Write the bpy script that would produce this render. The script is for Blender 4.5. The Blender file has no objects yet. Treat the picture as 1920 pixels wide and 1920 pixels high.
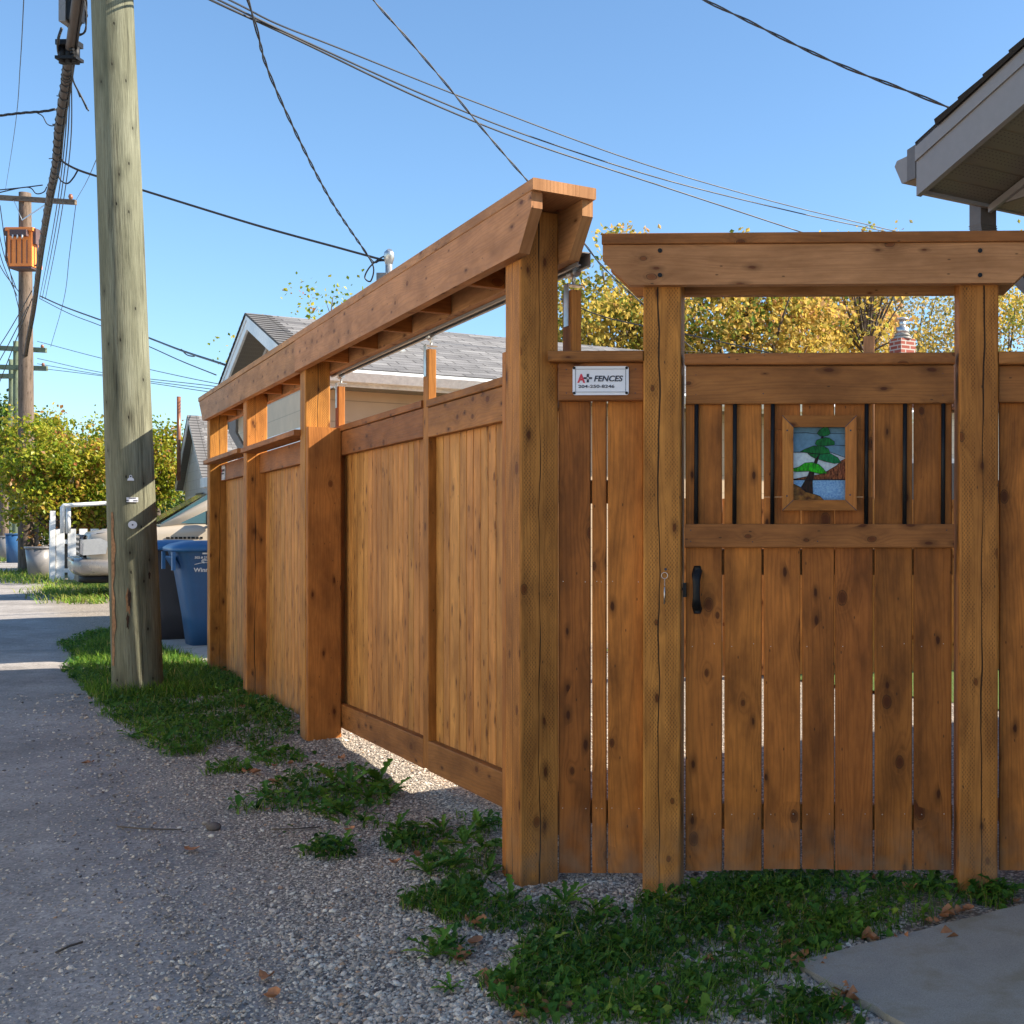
import bpy, math, random
import numpy as np
from mathutils import Vector, Matrix
R = math.radians
random.seed(7)
rng = np.random.default_rng(11)
scene = bpy.context.scene
col = scene.collection

# ------------------------------------------------------------------ camera, sky, sun, exposure
CAM_Z, FPX, PU, PV = 1.236, 2160.0, 1440.0, 985.0
cam = bpy.data.objects.new('camera', bpy.data.cameras.new('camera'))
col.objects.link(cam)
cam.location = (0, 0, CAM_Z)
cam.rotation_euler = (R(90), 0, 0)
cam.data.sensor_width = 36
cam.data.lens = FPX / 1920 * 36
cam.data.shift_x = -(PU - 960) / 1920
cam.data.shift_y = (PV - 960) / 1920
cam.data.clip_start = .05
cam.data.clip_end = 2000
scene.camera = cam

SUN_EL = R(35.5)
SUN_AZ = R(97.0)              # from -Y towards +X
S = Vector((math.sin(SUN_AZ) * math.cos(SUN_EL), -math.cos(SUN_AZ) * math.cos(SUN_EL), math.sin(SUN_EL)))
w = bpy.data.worlds.new('World'); scene.world = w; w.use_nodes = True
nt = w.node_tree
bg = nt.nodes['Background']
sky = nt.nodes.new('ShaderNodeTexSky')
sky.sky_type = 'NISHITA'; sky.sun_disc = False
sky.sun_elevation = SUN_EL
sky.sun_rotation = math.atan2(S.x, S.y)
sky.altitude = 200; sky.air_density = 1.0; sky.dust_density = 0.6; sky.ozone_density = 2.5
tint = nt.nodes.new('ShaderNodeMix'); tint.data_type = 'RGBA'; tint.blend_type = 'MULTIPLY'
tint.inputs[0].default_value = 1; tint.inputs[7].default_value = (.80, .96, 1.04, 1)      # clear northern air, bluer
nt.links.new(sky.outputs[0], tint.inputs[6]); nt.links.new(tint.outputs[2], bg.inputs[0])
bg.inputs[1].default_value = .10
ld = bpy.data.lights.new('sun', 'SUN'); ld.energy = 5.0; ld.angle = R(.5); ld.color = (1, .90, .76)
sun = bpy.data.objects.new('sun', ld); col.objects.link(sun)
sun.rotation_euler = S.to_track_quat('Z', 'Y').to_euler()
scene.view_settings.view_transform = 'Standard'
scene.view_settings.look = 'None'
scene.view_settings.exposure = 1.2
scene.view_settings.gamma = 1
scene.render.resolution_x = 1024; scene.render.resolution_y = 1024

# ------------------------------------------------------------------ frames of reference
UP = Vector((0, 0, 1))
C0 = Vector((-.8396, 3.9, 0))                 # near outer foot of the corner post
A = Vector((-.5526, .8334, 0)).normalized()   # along the lane, away
B = Vector((.8334, .5526, 0)).normalized()    # from the lane into the yards
def F(t, b, z=0): return C0 + A * t + B * b + UP * z
GX = Vector((.9996, -.028, 0)).normalized(); GN = Vector((.028, .9996, 0)).normalized()
G0 = Vector((-.427, 3.91, 0))
def G(s, n, z=0): return G0 + GX * s + GN * n + UP * z
def at(u, v, Y): return Vector(((u - PU) * Y / FPX, Y, CAM_Z + (PV - v) * Y / FPX))
def gnd(u, v):
    Y = FPX * CAM_Z / (v - PV); return ((u - PU) * Y / FPX, Y)
def gs(u, n=0):                                # distance along the front fence seen in direction u
    k = (u - PU) / FPX
    num = k * (G0.y + GN.y * n) - G0.x - GN.x * n
    return num / (GX.x - k * GX.y)
def gz(v, s, n=0): return CAM_Z + (PV - v) * G(s, n).y / FPX
def gh(x, y):                                  # gentle unevenness of the ground
    return (.010 * np.sin(1.3 * x + .7) * np.sin(1.1 * y + .3) + .006 * np.sin(3.1 * x - 1.9 * y) + .004 * np.sin(5.3 * x + 4.7 * y + 1.1) + .003*np.sin(9.1*x-7.7*y))

# ------------------------------------------------------------------ object helpers
def tag(o, label=None, cat=None, group=None, kind=None):
    if label: o['label'] = label
    if cat: o['category'] = cat
    if group: o['group'] = group
    if kind: o['kind'] = kind
    return o
def thing(name, label, cat, loc=(0, 0, 0), group=None):
    o = bpy.data.objects.new(name, None); col.objects.link(o); o.location = loc
    o.empty_display_size = .1
    return tag(o, label, cat, group)
def link(name, me, parent=None):
    o = bpy.data.objects.new(name, me); col.objects.link(o)
    if parent:
        root = parent; off = Vector(parent.location)
        while root.parent: root = root.parent; off += Vector(root.location)
        o.parent = parent; o.location = -off          # meshes are written in world space
    return o
def rnd4(): return (random.random(), random.random(), random.random())

class MB:
    def __init__(self): self.v = []; self.f = []; self.m = []; self.uv = []; self.rn = []; self.sm = []
    def poly(self, pts, uvs=None, m=0, rn=(.5, .5, .5, .5), sm=False):
        n = len(self.v); self.v += [tuple(p) for p in pts]
        self.f.append(tuple(range(n, n + len(pts)))); self.m.append(m)
        self.uv += list(uvs) if uvs else [(0, 0)] * len(pts)
        self.rn += [rn] * len(pts); self.sm.append(sm)
    def board(self, p0, p1, W, w, T, t, r=.004, rn=None, m=0, L=None):
        p0 = Vector(p0); p1 = Vector(p1); ln = (p1 - p0).length
        rn = rn or rnd4(); r = min(r, w * .3, t * .3)
        cs = []
        for sx, sy, flip in ((1, 1, 0), (-1, 1, 1), (-1, -1, 0), (1, -1, 1)):
            q = [(sx * w / 2, sy * (t / 2 - r)), (sx * (w / 2 - .3 * r), sy * (t / 2 - .3 * r)), (sx * (w / 2 - r), sy * t / 2)]
            cs += q[::-1] if flip else q
        n = len(cs)
        for i in range(n):
            a, b = cs[i], cs[(i + 1) % n]
            nx, ny = (b[1] - a[1]), -(b[0] - a[0])
            if abs(ny) > abs(nx): va, vb, fid = a[0], b[0], (.1 if ny > 0 else .25)
            else: va, vb, fid = a[1], b[1], (.4 if nx > 0 else .6)
            P = [p0 + W * a[0] + T * a[1], p0 + W * b[0] + T * b[1], p1 + W * b[0] + T * b[1], p1 + W * a[0] + T * a[1]]
            self.poly(P, [(0, va), (0, vb), (ln, vb), (ln, va)], m, rn + (fid,))
        self.poly([p0 + W * c[0] + T * c[1] for c in cs][::-1], [(c[1] * .3, c[0]) for c in cs][::-1], m, rn + (.8,))
        self.poly([p1 + W * c[0] + T * c[1] for c in cs], [(c[1] * .3, c[0]) for c in cs], m, rn + (.9,))
    def box(self, c, X, x, Y, y, Z, z, m=0, rn=None):
        c = Vector(c); self.board(c - X * x / 2, c + X * x / 2, Y, y, Z, z, r=min(x, y, z) * .06, m=m, rn=rn)
    def prism(self, prof, org, X, Y, Zv, th, m=0, rn=None, mrim=None):
        """profile (x, y) polygon extruded by th along Zv"""
        rn = rn or rnd4(); mrim = m if mrim is None else mrim
        a = [org + X * p[0] + Y * p[1] for p in prof]; b = [p + Zv * th for p in a]
        self.poly(a[::-1], [(p[0], p[1]) for p in prof][::-1], m, rn + (.1,))
        self.poly(b, [(p[0], p[1]) for p in prof], m, rn + (.3,))
        n = len(a)
        for i in range(n):
            j = (i + 1) % n
            e = abs(prof[j][0] - prof[i][0]) > abs(prof[j][1] - prof[i][1])
            ui, uj = (prof[i][0], prof[j][0]) if e else (prof[i][1], prof[j][1])
            self.poly([a[i], a[j], b[j], b[i]], [(ui, 0), (uj, 0), (uj, th), (ui, th)], mrim, rn + (.6,))
    def tube(self, pts, r, n=8, m=0, caps=True, rn=(.5, .5, .5, .5), sm=True):
        pts = [Vector(p) for p in pts]; rs = r if isinstance(r, (list, tuple)) else [r] * len(pts)
        rings = []; prev = None; d = 0; ds = []
        for i, p in enumerate(pts):
            t = (pts[min(i + 1, len(pts) - 1)] - pts[max(i - 1, 0)]).normalized()
            if prev is None:
                s = t.orthogonal().normalized()
            else:
                s = (prev - t * prev.dot(t)).normalized()
            prev = s; q = t.cross(s)
            rings.append([p + (s * math.cos(2 * math.pi * k / n) + q * math.sin(2 * math.pi * k / n)) * rs[i] for k in range(n)])
            if i: d += (pts[i] - pts[i - 1]).length
            ds.append(d)
        for i in range(len(pts) - 1):
            for k in range(n):
                j = (k + 1) % n
                c = 2 * math.pi * rs[i]
                self.poly([rings[i][k], rings[i][j], rings[i + 1][j], rings[i + 1][k]],
                          [(ds[i], c * k / n), (ds[i], c * (k + 1) / n), (ds[i + 1], c * (k + 1) / n), (ds[i + 1], c * k / n)], m, rn, sm)
        if caps:
            self.poly(rings[0][::-1], None, m, rn); self.poly(rings[-1], None, m, rn)
    def disc(self, c, nrm, r, h=.002, n=14, m=0):
        nrm = Vector(nrm).normalized(); self.tube([Vector(c), Vector(c) + nrm * h], r, n, m, sm=False)
    def build(self, name, mats, parent=None, weld=False):
        me = bpy.data.meshes.new(name); me.from_pydata(self.v, [], self.f)
        me.uv_layers.new(name='L').data.foreach_set('uv', [c for q in self.uv for c in q])
        ca = me.color_attributes.new('rnd', 'FLOAT_COLOR', 'CORNER')
        ca.data.foreach_set('color', [c for q in self.rn for c in q])
        mats = mats if isinstance(mats, (list, tuple)) else [mats]
        for x in mats: me.materials.append(x)
        me.polygons.foreach_set('material_index', self.m)
        me.polygons.foreach_set('use_smooth', self.sm)
        if any(self.sm):
            import bmesh
            bm = bmesh.new(); bm.from_mesh(me); bmesh.ops.remove_doubles(bm, verts=bm.verts, dist=1e-5); bm.to_mesh(me); bm.free()
        me.update()
        return link(name, me, parent)

def np_mesh(name, V, Fc, mats, rn=None, smooth=False, parent=None):
    """V (n,3), Fc (m,k) one face size, rn (n,4) per vertex"""
    me = bpy.data.meshes.new(name); n, m, k = len(V), len(Fc), Fc.shape[1]
    me.vertices.add(n); me.vertices.foreach_set('co', np.ascontiguousarray(V, dtype=np.float32).ravel())
    me.loops.add(m * k); me.loops.foreach_set('vertex_index', np.ascontiguousarray(Fc, dtype=np.int32).ravel())
    me.polygons.add(m); me.polygons.foreach_set('loop_start', np.arange(0, m * k, k, dtype=np.int32))
    if rn is not None:
        ca = me.color_attributes.new('rnd', 'FLOAT_COLOR', 'POINT')
        ca.data.foreach_set('color', np.ascontiguousarray(rn, dtype=np.float32).ravel())
    mats = mats if isinstance(mats, (list, tuple)) else [mats]
    for x in mats: me.materials.append(x)
    me.polygons.foreach_set('use_smooth', [smooth] * m)
    me.update(calc_edges=True); me.validate()
    return link(name, me, parent)

# ------------------------------------------------------------------ materials
class NT:
    def __init__(self, name):
        self.mat = bpy.data.materials.new(name); self.mat.use_nodes = True
        self.t = self.mat.node_tree; self.p = self.t.nodes['Principled BSDF']; self.out = self.t.nodes['Material Output']
    def n(self, typ, ins=None, **pr):
        x = self.t.nodes.new('ShaderNode' + typ)
        for k, v in pr.items(): setattr(x, k, v)
        for k, v in (ins or {}).items(): self.set(x.inputs[k], v)
        return x
    def set(self, s, v):
        if isinstance(v, bpy.types.NodeSocket): self.t.links.new(v, s)
        elif isinstance(v, bpy.types.Node): self.t.links.new(v.outputs[0], s)
        else: s.default_value = v
    def m(self, op, a, b=0.0, c=0.0, clamp=False):
        x = self.n('Math', {0: a, 1: b, 2: c}, operation=op); x.use_clamp = clamp; return x.outputs[0]
    def vec(self, a, b=0.0, c=0.0): return self.n('CombineXYZ', {0: a, 1: b, 2: c}).outputs[0]
    def noise(self, v, scale=1, detail=2, rough=.5, dim='3D'):
        return self.n('TexNoise', {'Vector': v, 'Scale': scale, 'Detail': detail, 'Roughness': rough}, noise_dimensions=dim).outputs[0]
    def vor(self, v, scale=1, feature='F1', rand=1.0, dim='3D'):
        return self.n('TexVoronoi', {'Vector': v, 'Scale': scale, 'Randomness': rand}, feature=feature, voronoi_dimensions=dim)
    def map(self, v, a, b, c=0.0, d=1.0, smooth=False):
        x = self.n('MapRange', {0: v, 1: a, 2: b, 3: c, 4: d}); x.interpolation_type = 'SMOOTHSTEP' if smooth else 'LINEAR'; return x.outputs[0]
    def mix(self, f, a, b, typ='MIX'):
        x = self.n('Mix', data_type='RGBA', blend_type=typ)
        self.set(x.inputs[0], f)
        for i, q in ((6, a), (7, b)):
            if isinstance(q, tuple): q = q + (1,) if len(q) == 3 else q
            self.set(x.inputs[i], q)
        return x.outputs[2]
    def ramp(self, f, stops):
        x = self.n('ValToRGB', {0: f}); e = x.color_ramp.elements
        while len(e) < len(stops): e.new(.5)
        for q, (p, c) in zip(e, stops): q.position = p; q.color = c + (1,)
        return x.outputs[0]
    def bump(self, h, strength=.3, dist=.01, nrm=None):
        d = {'Height': h, 'Strength': strength, 'Distance': dist}
        if nrm is not None: d['Normal'] = nrm
        return self.n('Bump', d).outputs[0]
    def fin(self, color=None, rough=.6, metal=0.0, normal=None, spec=None, **kw):
        if color is not None: self.set(self.p.inputs['Base Color'], color + (1,) if isinstance(color, tuple) and len(color) == 3 else color)
        self.set(self.p.inputs['Roughness'], rough); self.set(self.p.inputs['Metallic'], metal)
        if normal is not None: self.set(self.p.inputs['Normal'], normal)
        if spec is not None: self.set(self.p.inputs['Specular IOR Level'], spec)
        for k, v in kw.items(): self.set(self.p.inputs[k], v)
        return self.mat

def wood(name, dark, light, incise=False, crack=False, var=.5, rough=.62, knots=1.0, dirt=False):
    q = NT(name)
    uv = q.n('UVMap', uv_map='L').outputs[0]
    at_ = q.n('Attribute', attribute_name='rnd'); sp = q.n('SeparateXYZ', {0: at_.outputs['Color']})
    su = q.n('SeparateXYZ', {0: uv}); r, g, b, al = sp.outputs[0], sp.outputs[1], sp.outputs[2], at_.outputs['Alpha']
    u = q.m('MULTIPLY_ADD', r, 37.0, su.outputs[0]); v = q.m('ADD', q.m('MULTIPLY_ADD', g, 19.0, su.outputs[1]), q.m('MULTIPLY', al, 7.3))
    kn = q.vor(q.vec(q.m('MULTIPLY', u, 5.0), q.m('MULTIPLY', v, 8.0)), 1, dim='2D')
    kr = q.n('SeparateXYZ', {0: kn.outputs['Color']}).outputs[0]
    Rk = q.map(kr, .74, 1.0, .05, .15 * knots); d = kn.outputs['Distance']
    wob = q.noise(q.vec(q.m('MULTIPLY', u, 30), q.m('MULTIPLY', v, 60)), 1, 2)
    d2 = q.m('MULTIPLY_ADD', q.m('SUBTRACT', wob, .5), .06, d)
    knot = q.m('MULTIPLY', q.map(d2, Rk, q.m('MULTIPLY', Rk, .55), 0, 1), q.m('GREATER_THAN', kr, .74))
    infl = q.m('MULTIPLY', q.m('POWER', q.map(d, 0, q.m('MULTIPLY', Rk, 5.0), 1, 0), 1.6), q.m('GREATER_THAN', kr, .74))
    low = q.noise(q.vec(q.m('MULTIPLY', u, .8), q.m('MULTIPLY', v, 8)), 1, 3)
    ph = q.m('ADD', q.m('MULTIPLY', v, 330), q.m('ADD', q.m('MULTIPLY', low, 75), q.m('MULTIPLY', infl, 15)))
    ring = q.m('POWER', q.m('MULTIPLY_ADD', q.m('SINE', ph), .5, .5), 2.2)
    fib = q.noise(q.vec(q.m('MULTIPLY', u, 9), q.m('MULTIPLY', v, 420)), 1, 3, .6)
    blot = q.noise(q.vec(q.m('MULTIPLY', u, 3.2), q.m('MULTIPLY', v, 9), b), 1, 5, .62)
    tone = q.m('ADD', q.m('MULTIPLY', q.m('SUBTRACT', 1, q.m('MULTIPLY', ring, .42)), .45), q.m('MULTIPLY', fib, .7))
    tone = q.m('MULTIPLY', tone, q.map(blot, .32, .68, .35, 1.3), clamp=True)
    c = q.mix(tone, dark, light)
    bv = q.map(b, 0, 1, 1 - var * .5, 1 + var * .5)
    c = q.mix(1.0, c, q.n('CombineColor', {0: bv, 1: q.m('MULTIPLY', bv, q.map(r, 0, 1, .94, 1.06)), 2: bv}), 'MULTIPLY')
    kd = tuple(x * .45 for x in dark)
    c = q.mix(q.m('MULTIPLY', q.m('MULTIPLY', infl, q.map(wob, .3, .7, .4, 1.1)), .62), c, kd)
    halo = q.map(q.m('ABSOLUTE', q.m('SUBTRACT', d2, q.m('MULTIPLY', Rk, 1.7))), .0, .03, 1, 0)
    c = q.mix(q.m('MULTIPLY', q.m('MULTIPLY', halo, .14), q.m('GREATER_THAN', kr, .74)), c, light)
    ringk = q.map(q.m('ABSOLUTE', q.m('SUBTRACT', d2, q.m('MULTIPLY', Rk, .85))), .0, .012, 1, 0)
    c = q.mix(q.m('MULTIPLY', knot, .8), c, (dark[0] * .85, dark[1] * .6, dark[2] * .5))
    c = q.mix(q.m('MULTIPLY', q.m('MULTIPLY', ringk, .75), q.m('GREATER_THAN', kr, .74)), c, (.02, .010, .005))
    k3 = q.vor(q.vec(q.m('MULTIPLY', u, 7), q.m('MULTIPLY', v, 17)), 1, dim='2D'); k3r = q.n('SeparateXYZ', {0: k3.outputs['Color']}).outputs[1]
    R3 = q.map(k3r, .82, 1.0, .05, .15); d3 = q.m('MULTIPLY_ADD', q.m('SUBTRACT', wob, .5), .12, k3.outputs['Distance'])
    g3 = q.m('GREATER_THAN', k3r, .90 if incise or knots > .9 else .78)
    c = q.mix(q.m('MULTIPLY', q.m('MULTIPLY', q.map(d3, q.m('MULTIPLY', R3, 2.6), R3, 0, 1), g3), .5), c, kd)
    c = q.mix(q.m('MULTIPLY', q.m('MULTIPLY', q.map(d3, R3, q.m('MULTIPLY', R3, .6), 0, 1), g3), .85), c, (dark[0] * .5, dark[1] * .32, dark[2] * .3))
    h = q.m('ADD', q.m('MULTIPLY', fib, .5), q.m('MULTIPLY', ring, .15))
    # nicks and specks
    sp2 = q.vor(q.vec(q.m('MULTIPLY', u, 9), q.m('MULTIPLY', v, 22)), 1, dim='2D')
    spk = q.map(sp2.outputs['Distance'], .035, .06, 1, 0)
    spk = q.m('MULTIPLY', spk, q.m('GREATER_THAN', q.n('SeparateXYZ', {0: sp2.outputs['Color']}).outputs[0], .82))
    c = q.mix(q.m('MULTIPLY', spk, .7), c, (.03, .017, .01))
    if incise:
        pv, pu = .0056, .0155
        x = q.m('DIVIDE', su.outputs[1], pv); row = q.m('FLOOR', x); fx = q.m('FRACT', x)
        y = q.m('FRACT', q.m('ADD', q.m('DIVIDE', su.outputs[0], pu), q.m('MULTIPLY', row, .5)))
        rn_ = q.noise(q.vec(q.m('MULTIPLY', u, 7), q.m('MULTIPLY', v, 30)), 1, 1)
        ds = q.m('MULTIPLY', q.m('MULTIPLY', q.map(fx, .22, .34, 0, 1), q.map(fx, .58, .7, 1, 0)), q.m('MULTIPLY', q.map(y, .2, .28, 0, 1), q.map(y, .62, .7, 1, 0)))
        band = q.map(q.m('ABSOLUTE', q.m('SUBTRACT', q.m('ABSOLUTE', su.outputs[1]), .034)), .020, .025, 1, 0)
        ds = q.m('MULTIPLY', q.m('MULTIPLY', ds, band), q.map(rn_, .36, .56, .05, 1))
        c = q.mix(q.m('MULTIPLY', ds, .72), c, (.035, .018, .007))
        h = q.m('SUBTRACT', h, q.m('MULTIPLY', ds, 1.2))
    if crack:
        wv = q.noise(q.vec(q.m('MULTIPLY', u, 2.4), r), 1, 3)
        cc = q.m('ABSOLUTE', q.m('SUBTRACT', q.m('ADD', su.outputs[1], q.m('MULTIPLY', q.m('SUBTRACT', b, .5), .03)), q.m('MULTIPLY', q.m('SUBTRACT', wv, .5), .035)))
        wd = q.map(q.noise(q.vec(q.m('MULTIPLY', u, 1.6), g), 1, 2), .35, .6, .0004, .0028)
        ck = q.map(q.m('SUBTRACT', cc, wd), -.0004, .0006, 1, 0)
        c = q.mix(q.m('MULTIPLY', ck, .93), c, (.012, .007, .004))
        h = q.m('SUBTRACT', h, q.m('MULTIPLY', ck, 3))
    if dirt:                                              # mud splashed on the foot of the wood
        geo = q.n('NewGeometry'); z = q.n('SeparateXYZ', {0: geo.outputs['Position']}).outputs[2]
        dm = q.m('MULTIPLY', q.map(z, .03, .28, 1, 0), q.map(q.noise(geo.outputs['Position'], 14, 3), .35, .65, .2, 1))
        c = q.mix(q.m('MULTIPLY', dm, .55), c, (.23, .17, .115))
    return q.fin(c, q.map(fib, .3, .7, rough - .1, rough + .12), normal=q.bump(h, .5, .0026), spec=.22)

def plain(name, c, rough=.6, metal=0.0, nscale=30, amt=.15, bump=.05, spec=None):
    q = NT(name); tc = q.n('TexCoord').outputs['Object']
    n1 = q.noise(tc, nscale, 4, .6); n2 = q.noise(tc, nscale * .08, 3)
    f = q.m('MULTIPLY', q.map(n1, .25, .75, 1 - amt, 1 + amt), q.map(n2, .3, .7, 1 - amt, 1 + amt))
    cc = q.mix(1.0, c, q.n('CombineColor', {0: f, 1: f, 2: f}), 'MULTIPLY')
    return q.fin(cc, q.map(n2, .3, .7, max(rough - .08, .03), min(rough + .08, 1)), metal, q.bump(n1, bump, .004), spec)

M = {}
M['board'] = wood('stained board', (.15, .050, .010), (.50, .192, .042), var=.4)
M['rail'] = wood('stained rail', (.135, .047, .012), (.42, .165, .046), var=.3, knots=.8)
M['picket'] = wood('cedar picket', (.22, .080, .015), (.68, .310, .082), var=.3, knots=.6, dirt=True)
M['beam'] = wood('stained beam', (.22, .092, .030), (.54, .262, .108), var=.2, knots=.75)
M['post'] = wood('incised post', (.17, .060, .011), (.59, .245, .050), incise=True, crack=True, var=.2, knots=.75, dirt=True)
M['gatepicket'] = wood('gate picket', (.085, .026, .005), (.53, .180, .034), var=.75, knots=1.15, dirt=True)
M['oldwood'] = wood('weathered wood', (.10, .075, .055), (.24, .18, .13), crack=True, var=.3)
M['white'] = plain('white paint', (.74, .74, .72), .45)
M['lgrey'] = plain('grey aluminium trim', (.215, .205, .20), .35, amt=.05)
M['dgrey'] = plain('dark downspout', (.11, .10, .095), .4)
M['black'] = plain('black metal', (.010, .010, .011), .5, amt=.3, spec=.25)
M['steel'] = plain('galvanised steel', (.62, .62, .60), .35, .85, amt=.15)
M['darksteel'] = plain('dull steel', (.16, .15, .14), .5, .6)
M['rubber'] = plain('rubber cable', (.022, .021, .022), .5)
M['lash'] = plain('aged cable sheath', (.085, .066, .055), .7)
M['signwhite'] = plain('sign white', (.74, .75, .80), .3, amt=.03, bump=.0)
M['ink'] = plain('sign ink', (.012, .016, .04), .4, bump=0)
M['red'] = plain('sign red', (.55, .02, .05), .4, bump=0)
M['porcelain'] = plain('brown insulator', (.25, .10, .05), .25)

def pole_mat(name, c1, c2):
    q = NT(name); tc = q.n('TexCoord').outputs['Object']; s = q.n('SeparateXYZ', {0: tc})
    uv = q.n('UVMap', uv_map='L').outputs[0]; su = q.n('SeparateXYZ', {0: uv})
    x, y = su.outputs[0], su.outputs[1]
    fib = q.noise(q.vec(q.m('MULTIPLY', x, 3.4), q.m('MULTIPLY', y, 170)), 1, 5, .8)
    blot = q.noise(q.vec(q.m('MULTIPLY', x, 1.3), q.m('MULTIPLY', y, 7)), 1, 4, .6)
    c = q.mix(q.map(fib, .3, .7), c1, c2)
    f = q.map(blot, .3, .7, .68, 1.22); c = q.mix(1.0, c, q.n('CombineColor', {0: f, 1: q.m('MULTIPLY', f, 1.0), 2: q.m('POWER', f, 1.15)}), 'MULTIPLY')
    vr = q.vor(q.vec(q.m('MULTIPLY', x, 3.6), q.m('MULTIPLY', y, 8)), 1, dim='2D'); rr = q.n('SeparateXYZ', {0: vr.outputs['Color']}).outputs[1]
    hole = q.m('MULTIPLY', q.map(vr.outputs['Distance'], .03, .05, 1, 0), q.m('GREATER_THAN', rr, .45))
    halo = q.m('MULTIPLY', q.map(vr.outputs['Distance'], .05, .3, .4, 0), q.m('GREATER_THAN', rr, .45))
    c = q.mix(halo, c, tuple(k * .5 for k in c1)); c = q.mix(hole, c, (.02, .018, .012))
    ck = q.noise(q.vec(q.m('MULTIPLY', x, .9), q.m('MULTIPLY', y, 62)), 1, 3, .5)
    crk = q.map(q.m('ABSOLUTE', q.m('SUBTRACT', ck, .5)), .0, .028, 1, 0)
    crk = q.m('MULTIPLY', crk, q.map(q.noise(q.vec(x, q.m('MULTIPLY', y, 9)), 1, 2), .5, .6))
    c = q.mix(q.m('MULTIPLY', crk, .75), c, (.04, .035, .024))
    h = q.m('SUBTRACT', q.m('ADD', q.m('MULTIPLY', fib, .7), q.m('MULTIPLY', blot, 1.2)), q.m('MULTIPLY', q.m('ADD', hole, crk), .9))
    return q.fin(c, .82, normal=q.bump(h, .8, .008), spec=.2)
M['pole'] = pole_mat('treated pole', (.075, .075, .050), (.285, .285, .195))
M['poleold'] = pole_mat('old pole', (.11, .075, .055), (.25, .19, .145))
M['polegreen'] = pole_mat('green pole', (.10, .13, .08), (.22, .26, .17))

def ground_mat():
    q = NT('lane gravel'); P = q.n('NewGeometry').outputs['Position']; s = q.n('SeparateXYZ', {0: P})
    bx = q.m('ADD', q.m('MULTIPLY', q.m('SUBTRACT', s.outputs[0], C0.x), B.x), q.m('MULTIPLY', q.m('SUBTRACT', s.outputs[1], C0.y), B.y))
    big = q.noise(P, .9, 4, .6); med = q.noise(P, 6, 4, .65); fine = q.noise(P, 60, 4, .7)
    edge = q.m('ADD', bx, q.m('MULTIPLY', q.m('SUBTRACT', med, .5), .7))
    lane = q.map(edge, -1.15, -.45, 1, 0, True)
    v1 = q.vor(P, 75); v2 = q.vor(P, 150); c1 = q.n('SeparateXYZ', {0: v1.outputs['Color']}).outputs[0]; c2 = q.n('SeparateXYZ', {0: v2.outputs['Color']}).outputs[1]
    st = q.mix(q.m('ADD', q.m('MULTIPLY', c1, .5), q.m('MULTIPLY', c2, .5)), (.22, .18, .145), (.72, .62, .50))
    st = q.mix(q.map(v1.outputs['Distance'], .35, .62, 0, .75), st, (.09, .078, .062))
    dirt = q.mix(q.map(fine, .3, .7), (.20, .185, .172), (.46, .42, .385))
    sparse = q.m('MULTIPLY', q.m('GREATER_THAN', c2, .86), q.map(v2.outputs['Distance'], .5, .3))
    dirt = q.mix(q.m('MULTIPLY', sparse, .8), dirt, q.mix(c1, (.16, .15, .14), (.55, .51, .46)))
    k = q.m('MULTIPLY', q.map(big, .3, .7, .72, 1.2), q.map(med, .3, .7, .82, 1.15)); dirt = q.mix(1.0, dirt, q.n('CombineColor', {0: k, 1: k, 2: k}), 'MULTIPLY')
    c = q.mix(lane, st, dirt)
    rock = q.map(v1.outputs['Distance'], 0, .7, 1, 0)
    h = q.m('ADD', q.m('ADD', q.m('MULTIPLY', rock, q.map(lane, 0, 1, 1, .2)), q.m('MULTIPLY', fine, .6)), q.m('MULTIPLY', med, .8))
    return q.fin(c, .92, normal=q.bump(h, .8, .008), spec=.15)
M['ground'] = ground_mat()
def stone_mat():
    q = NT('crushed limestone'); a = q.n('Attribute', attribute_name='rnd'); s = q.n('SeparateXYZ', {0: a.outputs['Color']})
    c = q.ramp(s.outputs[0], [(0, (.14, .12, .11)), (.25, (.34, .29, .24)), (.6, (.60, .52, .43)), (.85, (.82, .74, .62)), (1, (.50, .32, .20))])
    n = q.noise(q.n('NewGeometry').outputs['Position'], 300, 3)
    f = q.map(n, .3, .7, .8, 1.12); c = q.mix(1.0, c, q.n('CombineColor', {0: f, 1: f, 2: f}), 'MULTIPLY')
    return q.fin(c, .85, spec=.2)
M['stone'] = stone_mat()
def concrete(name, c, nx=0):
    q = NT(name); P = q.n('NewGeometry').outputs['Position']
    a = q.noise(P, 260, 3, .7); b = q.noise(P, 4, 5, .65); st = q.noise(P, 1.1, 3)
    f = q.m('MULTIPLY', q.map(a, .3, .7, .78, 1.18), q.map(b, .3, .7, .86, 1.12)); cc = q.mix(1.0, c, q.n('CombineColor', {0: f, 1: f, 2: f}), 'MULTIPLY')
    cc = q.mix(q.m('MULTIPLY', q.map(b, .5, .64), .5), cc, (.20, .17, .09)); cc = q.mix(q.m('MULTIPLY', q.map(st, .5, .62), .3), cc, (.12, .115, .11))
    v = q.vor(P, 120); cc = q.mix(q.m('MULTIPLY', q.map(v.outputs['Distance'], .18, .1), .45), cc, (.10, .10, .09))
    return q.fin(cc, .85, normal=q.bump(a, .35, .002), spec=.25)
M['slab'] = concrete('broom finished concrete', (.35, .345, .31))
M['pad'] = concrete('parking pad concrete', (.45, .42, .38))

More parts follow.
